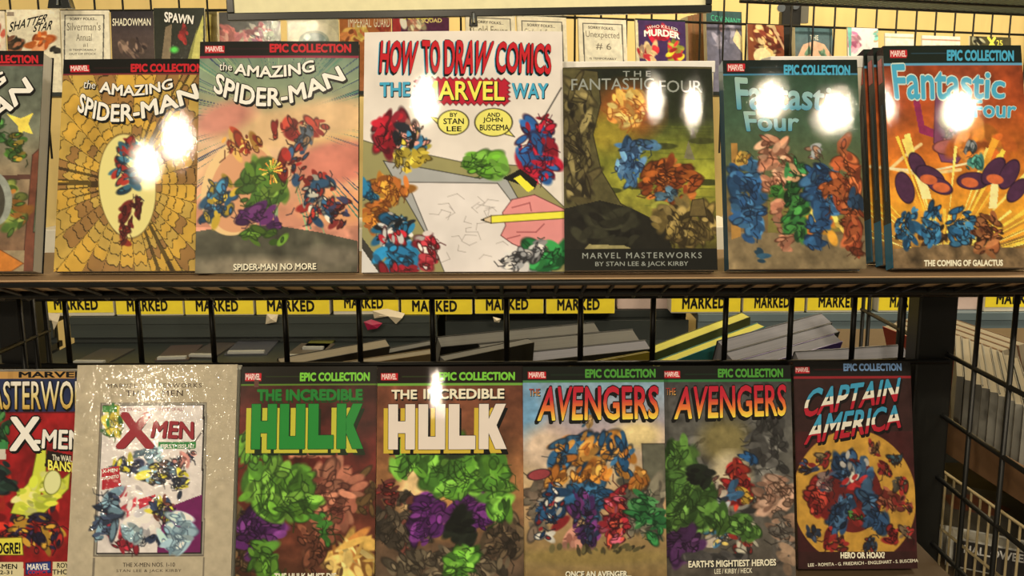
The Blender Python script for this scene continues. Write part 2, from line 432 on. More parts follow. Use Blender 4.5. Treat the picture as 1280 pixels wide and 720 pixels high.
# ------------------------------------------------------------------ the levels of the rack
ZT = 1.4477                     # top of the upper board
ZL = 1.0665                     # top of the lower board
K0 = (13, 13, 11)
WHT = ink((238, 228, 210)); BLK = ink((16, 15, 14)); REDI = ink((196, 30, 40)); CREAM = ink((232, 218, 188))
GRNI = ink((74, 140, 50)); LIME = ink((120, 190, 60)); BLUI = ink((70, 160, 190)); PINKI = ink((236, 196, 186))
SILV = ink((150, 150, 140)); YELI = ink((246, 228, 90)); DKR = ink((120, 24, 26)); STEEL = ink((120, 150, 190))
def epic(a, yh, line, logo, body=K0):
    q = a.q
    a.band(q['yT'] - 1, yh, body); a.band(yh - 2.2, yh, line)
    x0, y0, x1, y1 = logo
    a.line([(x1 + 6, (y0 + y1) / 2), (x1 + 60, (y0 + y1) / 2)], 0.8, tuple(v * 0.5 for v in line))
    a.poly([(x0, y0), (x1, y0), (x1, y1), (x0, y1)], (190, 30, 40))
def epic_text(logo, ser, ecol, slope=0.0):
    x0, y0, x1, y1 = logo
    t, b = box_quad(x0 + 1, y0 + 1.3, x1 - 1, y1 - 1.3, slope * .3); t2, b2 = box_quad(*ser, slope)
    return [('publisher_logo', 'white lettering on red box', [('MARVEL', t, b, [(PINKI, 0.03, 0, 0)], 0.85)]),
            ('series_title', None, [('EPIC COLLECTION', t2, b2, [(ecol, 0.055, 0, 0)], 1.0)])]
def pop(M=WHT, sh=(1.6, 2.2), w=0.03, ow=0.065):
    return [(BLK, ow, sh[0], sh[1]), (BLK, ow, 0, 0), (M, w, 0, 0)]

# ---------- upper row
q1 = quad(-136, 69, 41, -168, 64, 339.6)
def art1(a):
    a.grad([(0, (86, 92, 80)), (.35, (112, 112, 92)), (.6, (140, 116, 88)), (1, (120, 84, 60))])
    a.mottle(.08, 30)
    a.poly([(48, 196), (66, 180), (50, 340), (28, 340)], (112, 62, 44), (60, 34, 26)); a.poly([(52, 232), (58, 228), (54, 290), (44, 292)], (96, 110, 80), (40, 30, 26))
    a.poly([(-60, 225), (44, 220), (44, 226), (-60, 232)], (84, 54, 44))
    a.poly([(-60, 314), (32, 314), (30, 340), (-60, 340)], (150, 128, 96)); a.poly([(-20, 300), (30, 330), (14, 340), (-30, 340)], (196, 116, 44), (110, 60, 26))
    a.poly([(18, 144), (36, 150), (52, 143), (45, 156), (50, 170), (38, 166), (33, 176), (32, 160)], (236, 206, 84))
    a.cluster(30, 188, 10, 24, [(70, 110, 40), (52, 80, 34), (120, 100, 40), (190, 150, 50)], 26, 3, 6, (30, 40, 20))
    a.cluster(8, 168, 8, 16, [(80, 130, 60), (60, 100, 50)], 12, 3, 6, (30, 50, 26))
    a.cluster(14, 264, 24, 34, [(96, 120, 44), (76, 100, 40), (124, 130, 60), (150, 96, 40)], 40, 4, 9, (44, 56, 24))
    a.ell(-4, 250, 24, 34, (150, 150, 136)); a.ell(-8, 252, 19, 29, (70, 64, 52))
    a.mottle(.06, 7)
    epic(a, 83.5, (150, 40, 50), (-128, 74 - 4, -104, 80 - 4))
lg = (-128, 69, -104, 79)
book('black-banded paperback cut off by the left edge on the upper shelf, yellow starburst', q1, ZT, 0.022, 16, 0, art1, BLK,
     epic_text(lg, (-32, 70, 61, 79.5), REDI, 0.3) + [('title', 'white slanted lettering', [('AMAZING', [(-92, 118), (-50, 120), (16, 90)], [(-90, 134), (-50, 138), (20, 104)], pop()),
      ('SPIDER-MAN', [(-112, 130), (-40, 146), (44, 98)], [(-112, 156), (-40, 176), (53, 114)], pop())])], group='upper shelf paperbacks', seed=11)

q2 = quad(82, 272, 264, 67, 74, 339.0)
def art2(a):
    a.fill((176, 132, 56)); cx, cy = 162, 232
    n = 26; rings = [40, 52, 64, 76, 90, 104, 122, 142, 165, 190, 220]
    R = np.hypot((a.X - cx) * 1.25, a.Y - cy); A = (np.arctan2(a.Y - cy, (a.X - cx) * 1.25) / (2 * math.pi) * n) % n
    A = A + 0.25 * np.sin(A * 7)
    R2 = R * (1 + 0.10 * (2 * np.abs(A % 1 - 0.5)) ** 2)
    k = np.searchsorted(rings, R2); j = A.astype(int) % n
    tab = a.rng.uniform(0, 1, (len(rings) + 1, n))[k, j][..., None]
    ca, cb, cc_ = np.array((204, 156, 62)) / 255, np.array((150, 108, 58)) / 255, np.array((188, 150, 70)) / 255
    a.C = np.where(tab < .33, ca, np.where(tab < .66, cb, cc_))
    e = np.min(np.abs(R2[..., None] - np.array(rings)), -1); l = (e < 0.9) | (np.abs(A % 1 - .5) > 0.5 - 1.2 * n / (2 * math.pi * np.maximum(R, 20)))
    a.C[l] = a.C[l] * 0.45
    a.grad_ = None
    a.mottle(.05, 24)
    a.ell(160, 234, 36, 66, (226, 208, 132), -4, (120, 96, 50)); 
    a.cluster(160, 210, 17, 36, [(44, 92, 116), (36, 74, 98), (60, 110, 130), (150, 44, 36)], 46, 3, 6.5, (24, 34, 44), 4)
    a.cluster(166, 186, 10, 12, [(160, 40, 34), (130, 34, 30)], 14, 3, 5, (60, 16, 16))
    a.cluster(158, 282, 9, 28, [(110, 34, 28), (140, 44, 30), (90, 26, 24)], 26, 3, 6, (50, 14, 14), 8); a.cluster(172, 262, 7, 16, [(104, 32, 30), (84, 26, 26)], 12, 3, 5, (50, 14, 14), -8)
    epic(a, 94.5, (120, 40, 46), (90, 81, 114, 90))
book('golden paperback with a radiating pale-centred cover, second from left on the upper shelf', q2, ZT, 0.016, 16, 0, art2, BLK,
     epic_text((90, 81, 114, 90), (166, 81, 254, 90.5), REDI) + [('title', 'white lettering with black shadow', [
      ('the', [(108, 100), (123, 103)], [(106, 111), (121, 112)], pop(w=0.0, sh=(1, 1.3), ow=.04)),
      ('AMAZING', [(129, 102), (172, 108), (216, 99)], [(127, 116), (172, 121), (217, 111)], pop(sh=(1, 1.6))),
      ('SPIDER-MAN', [(104, 117), (160, 132), (244, 106)], [(99, 139), (160, 153), (250, 124)], pop())])], group='upper shelf paperbacks', seed=12)

q3 = quad(255, 450, 447, 245, 52, 340.8)
def art3(a):
    a.grad([(0, (110, 130, 110)), (.2, (130, 140, 110)), (.36, (206, 170, 124)), (.55, (226, 176, 128)), (.75, (210, 140, 110)), (1, (170, 110, 100))])
    a.ell(300, 170, 70, 26, (222, 176, 140), 10, soft=.6); a.ell(425, 205, 50, 22, (196, 110, 92), -8, soft=.5); a.ell(400, 165, 70, 18, (216, 178, 112), -5, soft=.5); a.ell(420, 262, 45, 22, (218, 150, 104), 0, soft=.5)
    a.rays(350, 150, 80, 190, 150, [(60, 100, 96), (84, 128, 104), (50, 66, 92), (150, 168, 120), (36, 52, 84)], wid=.012)
    for k in range(6): a.ell(290 + 28 * k, 158 + 10 * math.sin(k), 34, 22, (214, 172, 124), 0, soft=.7)
    a.ell(282, 150, 40, 18, (204, 130, 110), -20, soft=.7); a.ell(420, 205, 46, 26, (200, 118, 98), -8, soft=.6); a.mottle(.05, 20)
    a.poly([(244, 290), (300, 282), (350, 284), (400, 292), (447, 303), (447, 342), (244, 342)], (78, 74, 60)); a.ell(330, 336, 90, 14, (140, 126, 104), 2, soft=.8); a.ell(420, 322, 40, 12, (110, 100, 84), 6, soft=.8)
    a.mottle(.12, 18, 284)
    a.ell(300, 235, 44, 62, (232, 190, 132), 20); a.ell(304, 238, 38, 55, (214, 150, 108), 20)
    a.cluster(276, 252, 24, 32, [(44, 96, 134), (36, 76, 110), (58, 120, 150), (196, 160, 50)], 40, 4, 8, (22, 34, 50))
    a.cluster(330, 238, 32, 34, [(96, 130, 44), (76, 110, 40), (120, 150, 60), (66, 96, 40)], 60, 5, 11, (36, 54, 22))
    a.cluster(326, 276, 30, 17, [(98, 44, 100), (76, 36, 84), (120, 60, 120)], 26, 4, 8, (40, 20, 44)); a.cluster(330, 296, 34, 10, [(96, 130, 44), (76, 110, 40)], 14, 4, 7, (36, 54, 22))
    a.cluster(305, 180, 26, 16, [(168, 60, 36), (200, 140, 60), (130, 40, 30), (220, 170, 90)], 30, 3, 7, (70, 26, 18))
    a.cluster(376, 162, 44, 12, [(150, 44, 36), (120, 34, 32), (172, 60, 44)], 22, 4, 8, (56, 18, 16), -6); a.cluster(382, 172, 12, 20, [(54, 60, 74), (200, 150, 110), (80, 86, 96)], 20, 3, 6, (26, 26, 30))
    a.cluster(400, 250, 26, 34, [(46, 86, 120), (36, 66, 96), (160, 46, 38), (140, 40, 36), (200, 190, 170)], 52, 3, 7, (24, 28, 40)); a.cluster(424, 268, 12, 26, [(110, 36, 36), (60, 60, 90)], 22, 3, 5, (36, 18, 22))
    a.cluster(368, 205, 22, 26, [(150, 40, 34), (50, 84, 120), (130, 36, 32)], 26, 3, 7, (40, 18, 22))
    a.rays(341, 216, 3, 17, 16, [(244, 210, 90), (236, 150, 60)], wid=.12)
    epic(a, 73, (140, 36, 60), (261, 57, 285, 66))
book('paperback with teal and pink sky above a dark hill, third on the upper shelf', q3, ZT, 0.009, 16, 2.0, art3, BLK,
     epic_text((261, 57, 285, 66), (341, 56, 440, 66), REDI) + [('title', 'white lettering with black shadow', [
      ('the', [(279, 78), (294, 80)], [(278, 89), (294, 89.5)], pop(w=0.0, sh=(1, 1.3), ow=.04)),
      ('AMAZING', [(299, 80), (345, 84), (394, 76)], [(297, 93), (345, 98), (395, 90)], pop(sh=(1, 1.6))),
      ('SPIDER-MAN', [(276, 92), (345, 112), (424, 84)], [(271, 115), (345, 134), (433, 101)], pop())]),
      ('caption', 'white lettering', [('SPIDER-MAN NO MORE', *box_quad(293, 330, 395, 337.5), [(BLK, .07, .8, .8), (CREAM, .03, 0, 0)])])], group='upper shelf paperbacks', seed=13, satin=True)

q4 = quad(457, 702, 706, 452, 40, 340.2)
def art4(a):
    a.fill((228, 212, 198))
    a.poly([(452, 176), (470, 182), (580, 206), (650, 210), (706, 262), (706, 341), (660, 341), (452, 341)], (150, 140, 92), (60, 56, 40))
    a.poly([(480, 203), (600, 226), (628, 217), (654, 262), (690, 341), (560, 341)], (168, 164, 160), (40, 38, 36))
    a.poly([(510, 230), (622, 232), (645, 262), (660, 341), (556, 341)], (226, 212, 204), (60, 56, 52))
    a.poly([(452, 296), (486, 341), (452, 341)], (60, 56, 50)); a.poly([(452, 310), (474, 341), (452, 341)], (214, 204, 196))
    for k in range(22):
        x, y = a.rng.uniform(548, 622), a.rng.uniform(246, 325); t = a.rng.uniform(0, 6.28); L = a.rng.uniform(6, 16)
        a.line([(x, y), (x + L * math.cos(t), y + L * math.sin(t) * .6), (x + 1.6 * L * math.cos(t + .7), y + L * math.sin(t + .7))], 0.7, (120, 108, 104), .6)
    red, yel = (184, 26, 48), (242, 226, 70)
    a.cluster(488, 164, 26, 20, [(170, 28, 44), (150, 24, 40), (120, 26, 40)], 34, 5, 11, (40, 12, 18), -30); a.cluster(516, 176, 22, 20, [(210, 140, 124), (30, 32, 40), (60, 130, 170), (214, 190, 70)], 44, 3, 7, (24, 20, 22))
    a.cluster(506, 204, 14, 14, [(220, 190, 70), (190, 160, 50)], 16, 3, 6, (60, 46, 16)); a.cluster(526, 202, 8, 14, [(220, 190, 70), (190, 160, 50)], 10, 3, 5, (60, 46, 16))
    a.cluster(486, 238, 30, 17, [(206, 130, 46), (190, 106, 44), (214, 150, 56)], 60, 4, 7, (90, 44, 18)); a.cluster(470, 270, 18, 20, [(206, 130, 46), (190, 106, 44)], 36, 4, 7, (90, 44, 18)); a.cluster(460, 238, 8, 16, [(40, 120, 160)], 12, 4, 7, (16, 40, 60))
    a.cluster(494, 290, 24, 26, [(34, 110, 150), (28, 84, 120), (24, 28, 34), (214, 206, 200)], 50, 4, 8, (14, 22, 30)); a.cluster(496, 322, 30, 13, [(34, 120, 164), (30, 100, 140)], 26, 5, 9, (14, 30, 44))
    a.cluster(492, 298, 16, 8, [(190, 36, 50), (214, 206, 200)], 14, 3, 6, (60, 16, 20))
    a.cluster(500, 337, 26, 5, [(170, 28, 46)], 14, 4, 6, (50, 10, 16))
    a.cluster(535, 314, 11, 24, [(170, 26, 46), (150, 24, 40), (196, 60, 70), (214, 196, 190)], 30, 4, 8, (60, 10, 16))
    a.cluster(607, 208, 30, 14, [(110, 170, 50), (96, 150, 44), (130, 186, 70)], 34, 5, 9, (34, 60, 20))
    a.cluster(672, 190, 27, 42, [(180, 30, 52), (160, 24, 46), (40, 90, 150), (34, 76, 130)], 70, 4, 9, (50, 12, 30)); a.cluster(682, 156, 9, 14, [(170, 26, 48)], 10, 3, 6, (50, 10, 22))
    a.line([(676, 156), (701, 112)], 1.6, (50, 46, 46))
    a.poly([(628, 226), (650, 214), (672, 230), (668, 240)], (24, 24, 22)); a.poly([(642, 226), (650, 222), (668, 238), (660, 243)], (236, 220, 60))
    a.poly([(628, 268), (640, 252), (668, 246), (706, 264), (706, 330), (668, 318), (640, 306), (626, 296), (632, 284)], (226, 142, 138), (90, 40, 44))
    for p_ in ([(640, 262), (662, 256), (664, 266)], [(646, 292), (670, 292), (680, 282)], [(634, 300), (650, 296)]): a.line(p_, 1.2, (150, 70, 74))
    a.poly([(602, 277), (614, 272), (706, 266), (706, 275), (614, 281)], yel, (70, 60, 20)); a.poly([(602, 277), (614, 272), (614, 281)], (220, 190, 150), (50, 40, 20)); a.poly([(602, 277), (606, 275), (606, 279)], (30, 28, 28))
    a.cluster(682, 318, 26, 22, [(40, 120, 60), (30, 96, 50), (52, 140, 70)], 34, 5, 10, (14, 40, 22)); a.cluster(650, 326, 24, 13, [(206, 196, 190), (150, 146, 146), (60, 58, 60)], 34, 3, 7, (40, 38, 40)); a.cluster(672, 312, 8, 10, [(206, 196, 190), (150, 146, 146)], 10, 3, 5, (40, 38, 40))
    # burst box and the two balloons
    pts = []; x0, x1, y0, y1 = 522, 634, 101, 131; k = 0
    def edge(xa, ya, xb, yb, n, ox, oy):
        for i in range(n):
            t = i / n; o = 3.5 if i % 2 else 0; pts.append((xa + (xb - xa) * t + ox * o, ya + (yb - ya) * t + oy * o))
    edge(x0, y0, x1, y0 - 1 + 4, 30, 0, -1); edge(x1, y0 + 3, x1, y1 + 1, 10, 1, 0); edge(x1, y1 + 1, x0, y1 - 1, 30, 0, 1); edge(x0, y1 - 1, x0, y0, 10, -1, 0)
    a.poly(pts, red, (90, 14, 26))
    a.poly([(538, 148), (552, 152), (550, 160)], (236, 222, 110), (40, 36, 20)); a.ell(567, 156, 20, 16, (236, 222, 110), 0, (40, 36, 20), lw=1.2)
    a.poly([(634, 164), (643, 174), (628, 170)], (236, 222, 110), (40, 36, 20)); a.ell(617, 156, 24, 18, (236, 222, 110), 0, (40, 36, 20), lw=1.2)
    a.mottle(.02, 30)
RTI = [(BLUI, .05, -2.2, 1.8), (BLK, .05, -1.2, 1.8), (BLK, .045, 0, 0), (REDI, .028, 0, 0)]
book('large white book with red title and yellow balloons, widest on the upper shelf', q4, ZT, 0.012, 16, 0, art4, WHT,
     [('title', 'red and blue hand-drawn lettering', [
       ('HOW', [(478, 52.5), (524, 54)], [(476, 91), (519, 93)], RTI), ('TO', [(529, 52.5), (551, 54)], [(531, 92), (550, 92)], RTI), ('DRAW', [(557, 53), (617, 55)], [(557, 94), (609, 93)], RTI), ('COMICS', [(622, 55), (688, 58)], [(620, 92), (688, 94)], RTI),
       ('THE', *box_quad(476, 105, 513, 122), [(BLK, .06, .5, .7), (BLUI, .03, 0, 0)]), ('MARVEL', *box_quad(529, 104, 630, 127, 1), [(BLK, .05, .8, .8), (YELI, .022, 0, 0)]), ('WAY', *box_quad(640, 107, 684, 125), [(BLK, .06, .5, .7), (BLUI, .03, 0, 0)])]),
      ('author_names', 'black lettering in yellow balloons', [('BY', *box_quad(563, 144, 572, 149), [(BLK, .02, 0, 0)]), ('STAN', *box_quad(555, 151, 580, 158), [(BLK, .02, 0, 0)]), ('LEE', *box_quad(559, 161, 577, 167), [(BLK, .02, 0, 0)]),
       ('AND', *box_quad(609, 144, 625, 149), [(BLK, .02, 0, 0)]), ('JOHN', *box_quad(604, 150, 628, 157), [(BLK, .02, 0, 0)]), ('BUSCEMA', *box_quad(600, 159, 636, 166), [(BLK, .02, 0, 0)])])],
     group='upper shelf paperbacks', seed=14, bulge=0.003)

q5 = quad(704, 893, 897, 706, 84, 338.0)
def art5(a):
    a.grad([(0, (26, 30, 22)), (.25, (44, 50, 28)), (.4, (110, 112, 40)), (.55, (150, 146, 50)), (.75, (120, 112, 44)), (1, (60, 52, 28))])
    a.mottle(.1, 22)
    for k in range(26):
        y = a.rng.uniform(158, 262); x = a.rng.uniform(770, 895); a.line([(x - 26, y), (x + 26, y + a.rng.uniform(-2, 2))], 1.4, (90, 96, 34), .6)
    a.poly([(862, 180), (868, 160), (874, 182)], (84, 80, 60)); a.poly([(856, 200), (862, 178), (870, 202)], (120, 112, 84)); 
    for x_, y_ in ((830, 185), (880, 178), (886, 230), (760, 240), (800, 235)): a.ell(x_, y_, 18, 4, (64, 66, 28), 0)
    a.ell(785, 140, 40, 32, (160, 84, 34), 0, soft=.9); a.ell(760, 168, 30, 24, (150, 130, 44), 0, soft=.9)
    a.cluster(785, 138, 28, 24, [(226, 176, 84), (240, 206, 120), (206, 130, 60), (222, 160, 80)], 50, 4, 9, (140, 72, 30), -30)
    a.poly([(704, 84), (748, 90), (752, 130), (742, 170), (752, 215), (776, 256), (810, 275), (806, 310), (704, 310)], (84, 76, 46), (30, 26, 18))
    a.cluster(724, 180, 20, 90, [(112, 98, 60), (66, 56, 36), (134, 118, 74), (40, 34, 24), (96, 84, 50)], 90, 4, 8, (36, 30, 20), 0, 4)
    a.poly([(704, 262), (750, 252), (790, 262), (830, 282), (842, 316), (704, 316)], (30, 28, 22)); a.cluster(760, 285, 50, 24, [(40, 38, 28), (24, 22, 18), (52, 50, 36)], 40, 6, 12)
    a.cluster(786, 205, 18, 32, [(70, 110, 150), (54, 90, 130), (100, 140, 180)], 40, 4, 7, (24, 36, 60), 8); a.cluster(806, 186, 20, 8, [(60, 90, 130), (74, 110, 140)], 12, 3, 6, (24, 36, 50))
    a.cluster(838, 232, 40, 30, [(170, 88, 36), (140, 66, 30), (196, 110, 50), (120, 54, 26)], 90, 4, 8, (56, 26, 14), 10); a.cluster(836, 245, 14, 8, [(80, 110, 130)], 10, 4, 6, (30, 40, 50)); a.ell(826, 259, 12, 6, (150, 146, 60))
    a.cluster(858, 282, 44, 26, [(140, 116, 62), (112, 92, 50), (160, 134, 78), (70, 56, 32)], 90, 5, 9, (46, 36, 20)); a.poly([(866, 252), (880, 250), (884, 272), (862, 272)], (104, 86, 50), (40, 32, 20))
    a.poly([(730, 312), (736, 306), (780, 308), (790, 312)], (150, 136, 90))
    a.band(312, 340, (22, 22, 18)); a.band(83, 86, (80, 72, 46)); a.mottle(.07, 6)
    a.band(312, 340, (22, 22, 18))
book('dark olive paperback with silver capitals and black foot band on the upper shelf', q5, ZT, 0.018, 16, 0, art5, BLK,
     [('title', 'silver capitals', [('T H E', *box_quad(780, 90, 815, 97), [(SILV, .008, 0, 0)]), ('FANTASTIC', *box_quad(715, 99, 819, 113.5), [(SILV, .004, 0, 0)]), ('FOUR', *box_quad(826, 102, 880, 117), [(SILV, .004, 0, 0)])]),
      ('caption', 'silver capitals', [('MARVEL MASTERWORKS', *box_quad(728, 316.5, 877, 323.5), [(SILV, .006, 0, 0)], 1.3), ('BY STAN LEE & JACK KIRBY', *box_quad(744, 327.5, 860, 334.5), [(SILV, .006, 0, 0)])])],
     group='upper shelf paperbacks', seed=15, bulge=0.0025)

q6 = quad(903, 1074, 1083, 911, 75, 336.0)
FBLUE = ramp_mat('blue_to_silver_letter', [(0, (70, 140, 160)), (.5, (130, 170, 170)), (1, (150, 176, 160))])
def art6(a):
    a.grad([(0, (40, 66, 50)), (.3, (60, 84, 62)), (.55, (92, 96, 62)), (.75, (120, 92, 56)), (1, (110, 92, 66))])
    a.poly([(905, 290), (1083, 296), (1083, 338), (905, 338)], (126, 106, 76)); a.mottle(.1, 14, 290)
    a.poly([(914, 180), (922, 180), (926, 296), (914, 300)], (166, 120, 60)); a.poly([(960, 225), (1060, 225), (1064, 240), (960, 238)], (150, 60, 44)); a.poly([(960, 240), (1064, 240), (1068, 290), (960, 292)], (120, 110, 56))
    a.cluster(1024, 285, 36, 18, [(230, 160, 56), (206, 110, 40), (240, 196, 90)], 30, 4, 8)
    a.cluster(934, 248, 20, 62, [(48, 90, 134), (38, 72, 112), (64, 110, 150)], 70, 5, 9, (20, 34, 54), -8); a.cluster(926, 200, 9, 9, [(206, 170, 80), (190, 140, 60)], 10, 3, 5, (90, 66, 30)); a.cluster(950, 320, 6, 8, [(40, 70, 90)], 6, 3, 5)
    a.cluster(968, 205, 22, 40, [(196, 136, 104), (170, 110, 84), (210, 156, 124)], 50, 4, 8, (80, 44, 32)); a.cluster(970, 246, 12, 12, [(60, 110, 46)], 10, 4, 6, (24, 44, 20)); a.cluster(978, 285, 10, 38, [(190, 130, 100), (164, 104, 80)], 26, 4, 7, (80, 44, 32), -12)
    a.cluster(998, 252, 18, 52, [(50, 110, 50), (40, 88, 44), (70, 136, 64), (30, 60, 36)], 60, 4, 8, (18, 38, 22)); a.cluster(994, 214, 18, 14, [(60, 126, 70), (200, 150, 110)], 14, 3, 5, (24, 44, 26))
    a.cluster(1030, 238, 20, 36, [(46, 88, 130), (36, 68, 106), (62, 106, 146)], 50, 5, 9, (20, 32, 52), -20); a.cluster(1022, 286, 12, 34, [(46, 88, 130), (36, 68, 106)], 26, 5, 8, (20, 32, 52), 8); a.cluster(1018, 192, 9, 10, [(190, 140, 110), (150, 150, 150)], 10, 3, 5, (70, 50, 40))
    a.cluster(1060, 240, 17, 70, [(166, 80, 44), (136, 60, 36), (186, 100, 56)], 80, 4, 8, (62, 28, 16), -8); a.cluster(1044, 236, 18, 8, [(176, 90, 48)], 14, 4, 6, (62, 28, 16)); a.cluster(1070, 252, 10, 12, [(40, 64, 90)], 8, 4, 7, (18, 26, 40)); a.cluster(1068, 300, 12, 26, [(166, 84, 48), (136, 60, 36)], 26, 4, 8, (62, 28, 16))
    a.mottle(.05, 7)
    epic(a, 94.5, (60, 120, 150), (909, 79.5, 931, 89.5), (12, 26, 23))
book('green paperback with pale blue uncial title, second from right on the upper shelf', q6, ZT, 0.02, 16, 0, art6, ink((34, 84, 104)),
     epic_text((909, 79.5, 931, 89.5), (981, 82, 1064.5, 93.5), BLUI, 0.8) + [('title', 'pale blue lettering with grey edge', [
      ('Fantastic', [(919, 98), (988, 104), (1060, 113)], [(922, 137), (988, 138), (1052, 139)], [(ink((40, 52, 50)), .05, 0, 0), (FBLUE, .03, 0, 0)]),
      ('Four', [(930, 141), (999, 143)], [(934, 165), (998, 165)], [(ink((40, 52, 50)), .05, 0, 0), (FBLUE, .03, 0, 0)])])], group='upper shelf paperbacks', seed=16, bulge=0.0004)

q7 = quad(1100, 1279, 1294, 1117, 57, 334.6)
def art7(a):
    a.grad([(0, (120, 50, 26)), (.25, (166, 70, 30)), (.5, (206, 110, 36)), (.75, (222, 150, 44)), (1, (120, 92, 60))])
    a.mottle(.1, 24)
    a.poly([(1138, 120), (1146, 118), (1154, 158), (1176, 168), (1172, 176), (1148, 168)], (140, 40, 80)); a.poly([(1168, 118), (1204, 118), (1208, 190), (1196, 206), (1176, 204), (1166, 180)], (118, 62, 90), (70, 34, 50)); a.cluster(1188, 160, 14, 34, [(140, 80, 100), (96, 50, 80), (150, 96, 100)], 26, 4, 7, (70, 34, 50))
    a.ell(1188, 186, 24, 10, (164, 90, 84), 0, (90, 44, 40)); a.poly([(1214, 150), (1224, 130), (1220, 168), (1212, 170)], (60, 60, 30)); a.cluster(1230, 180, 40, 40, [(214, 120, 40), (196, 96, 36), (226, 140, 56)], 26, 8, 14)
    a.line([(1150, 182), (1130, 196), (1112, 212), (1150, 220), (1200, 214)], 4, (236, 206, 140), .9); a.line([(1112, 212), (1160, 216), (1210, 206)], 2.5, (240, 220, 170))
    a.rays(1180, 330, 60, 170, 60, [(244, 196, 70), (236, 160, 50), (250, 220, 110)], wid=.03)
    a.poly([(1142, 214), (1152, 210), (1164, 250), (1152, 250)], (246, 226, 150)); a.poly([(1240, 222), (1250, 222), (1246, 262), (1236, 262)], (246, 226, 150))
    for x_, y_, r_, an in ((1146, 208, 12, 60), (1162, 222, 14, 30), (1130, 236, 14, 70), (1174, 234, 12, 25), (1216, 228, 14, 0), (1242, 216, 14, -50), (1262, 220, 14, -60), (1272, 240, 12, -50)): a.ell(x_, y_, r_ * 1.5, r_ * .8, (74, 40, 66), an, (40, 20, 40))
    for x_, y_ in ((1176, 236), (1212, 230), (1160, 226), (1244, 226)): a.ell(x_, y_, 11, 6, (206, 100, 56), 10)
    a.rays(1180, 320, 10, 60, 40, [(248, 220, 100), (240, 190, 70)], wid=.06)
    a.cluster(1190, 296, 80, 12, [(50, 34, 24), (70, 46, 30), (36, 26, 20)], 60, 2, 4.5)
    a.poly([(1112, 312), (1180, 306), (1294, 312), (1294, 336), (1112, 336)], (116, 92, 64)); a.mottle(.14, 10, 304)
    for x_, w_ in ((1134, 15), (1164, 13), (1200, 17)): a.cluster(x_, 282, w_, 28, [(44, 96, 134), (34, 78, 112), (60, 116, 150)], 34, 3, 6, (18, 32, 46), 8)
    a.cluster(1234, 292, 18, 30, [(140, 80, 46), (112, 60, 38), (160, 100, 60)], 46, 3, 6, (52, 26, 16)); a.cluster(1218, 204, 17, 7, [(90, 160, 140), (70, 130, 120)], 10, 3, 6, (26, 60, 54), -25); a.cluster(1214, 190, 8, 12, [(150, 150, 150), (90, 96, 100)], 10, 3, 5, (40, 44, 46))
    a.mottle(.05, 6)
    epic(a, 82, (90, 150, 180), (1109, 62, 1131, 72), (16, 28, 22))
tx7 = epic_text((1109, 62, 1131, 72), (1183, 63.5, 1269, 76), BLUI, 0.8) + [('title', 'bright blue lettering with pale edge', [
      ('Fantastic', [(1112, 82), (1184, 84), (1258, 95)], [(1117, 124), (1184, 125), (1256, 124)], [(ink((200, 206, 190)), .055, 0, 0), (BLUI, .022, 0, 0)]),
      ('Four', [(1216, 127), (1272, 129)], [(1218, 148), (1270, 149)], [(ink((200, 206, 190)), .055, 0, 0), (BLUI, .022, 0, 0)])]),
      ('caption', 'white lettering', [('THE COMING OF GALACTUS', *box_quad(1155, 325.5, 1253, 332.5), [(CREAM, .05, 0, 0)])])]
SPINE = ink((20, 26, 26))
def spine_marks(root, H, T, W):
    mb = MB(); mb.box(-W / 2 - 0.0003, -W / 2 + 0.0002, T * .25, T * .75, H * .84, H * .95); mb.build('spine_badge', ink((176, 60, 54)), root)
    mb = MB(); mb.box(-W / 2 - 0.0003, -W / 2 + 0.0002, 0.001, T - .001, 0, H * .2); mb.build('spine_base_panel', ink((40, 110, 136)), root)
    mb = MB(); mb.box(-W / 2 - 0.0003, -W / 2 + 0.0002, T * .35, T * .62, H * .3, H * .74); mb.build('spine_lettering_strip', ink((44, 60, 66)), root)
r7, M7, W7, H7, S7 = book('orange-red paperback with bright blue title, front copy at the right of the upper shelf', q7, ZT, 0.02, 16, 0, art7, SPINE, tx7, group='upper shelf paperbacks', seed=17, bulge=0.0006)
spine_marks(r7, H7, 0.02, W7)
def copy_tree(o, M):
    c = o.copy(); COL.objects.link(c); c.matrix_world = M
    for ch in o.children:
        d = ch.copy(); COL.objects.link(d); d.parent = c; d.matrix_parent_inverse = ch.matrix_parent_inverse
    return c
off = 0.0212 / math.cos(math.radians(16))
for i, lb in enumerate(('dark spine directly behind the orange-red front copy at the right of the upper shelf', 'dark spine of the rearmost orange-red copy at the right of the upper shelf')):
    c = copy_tree(r7, Matrix.Translation((-0.002 * (i + 1), off * (i + 1), 0)) @ M7); c['label'] = lb

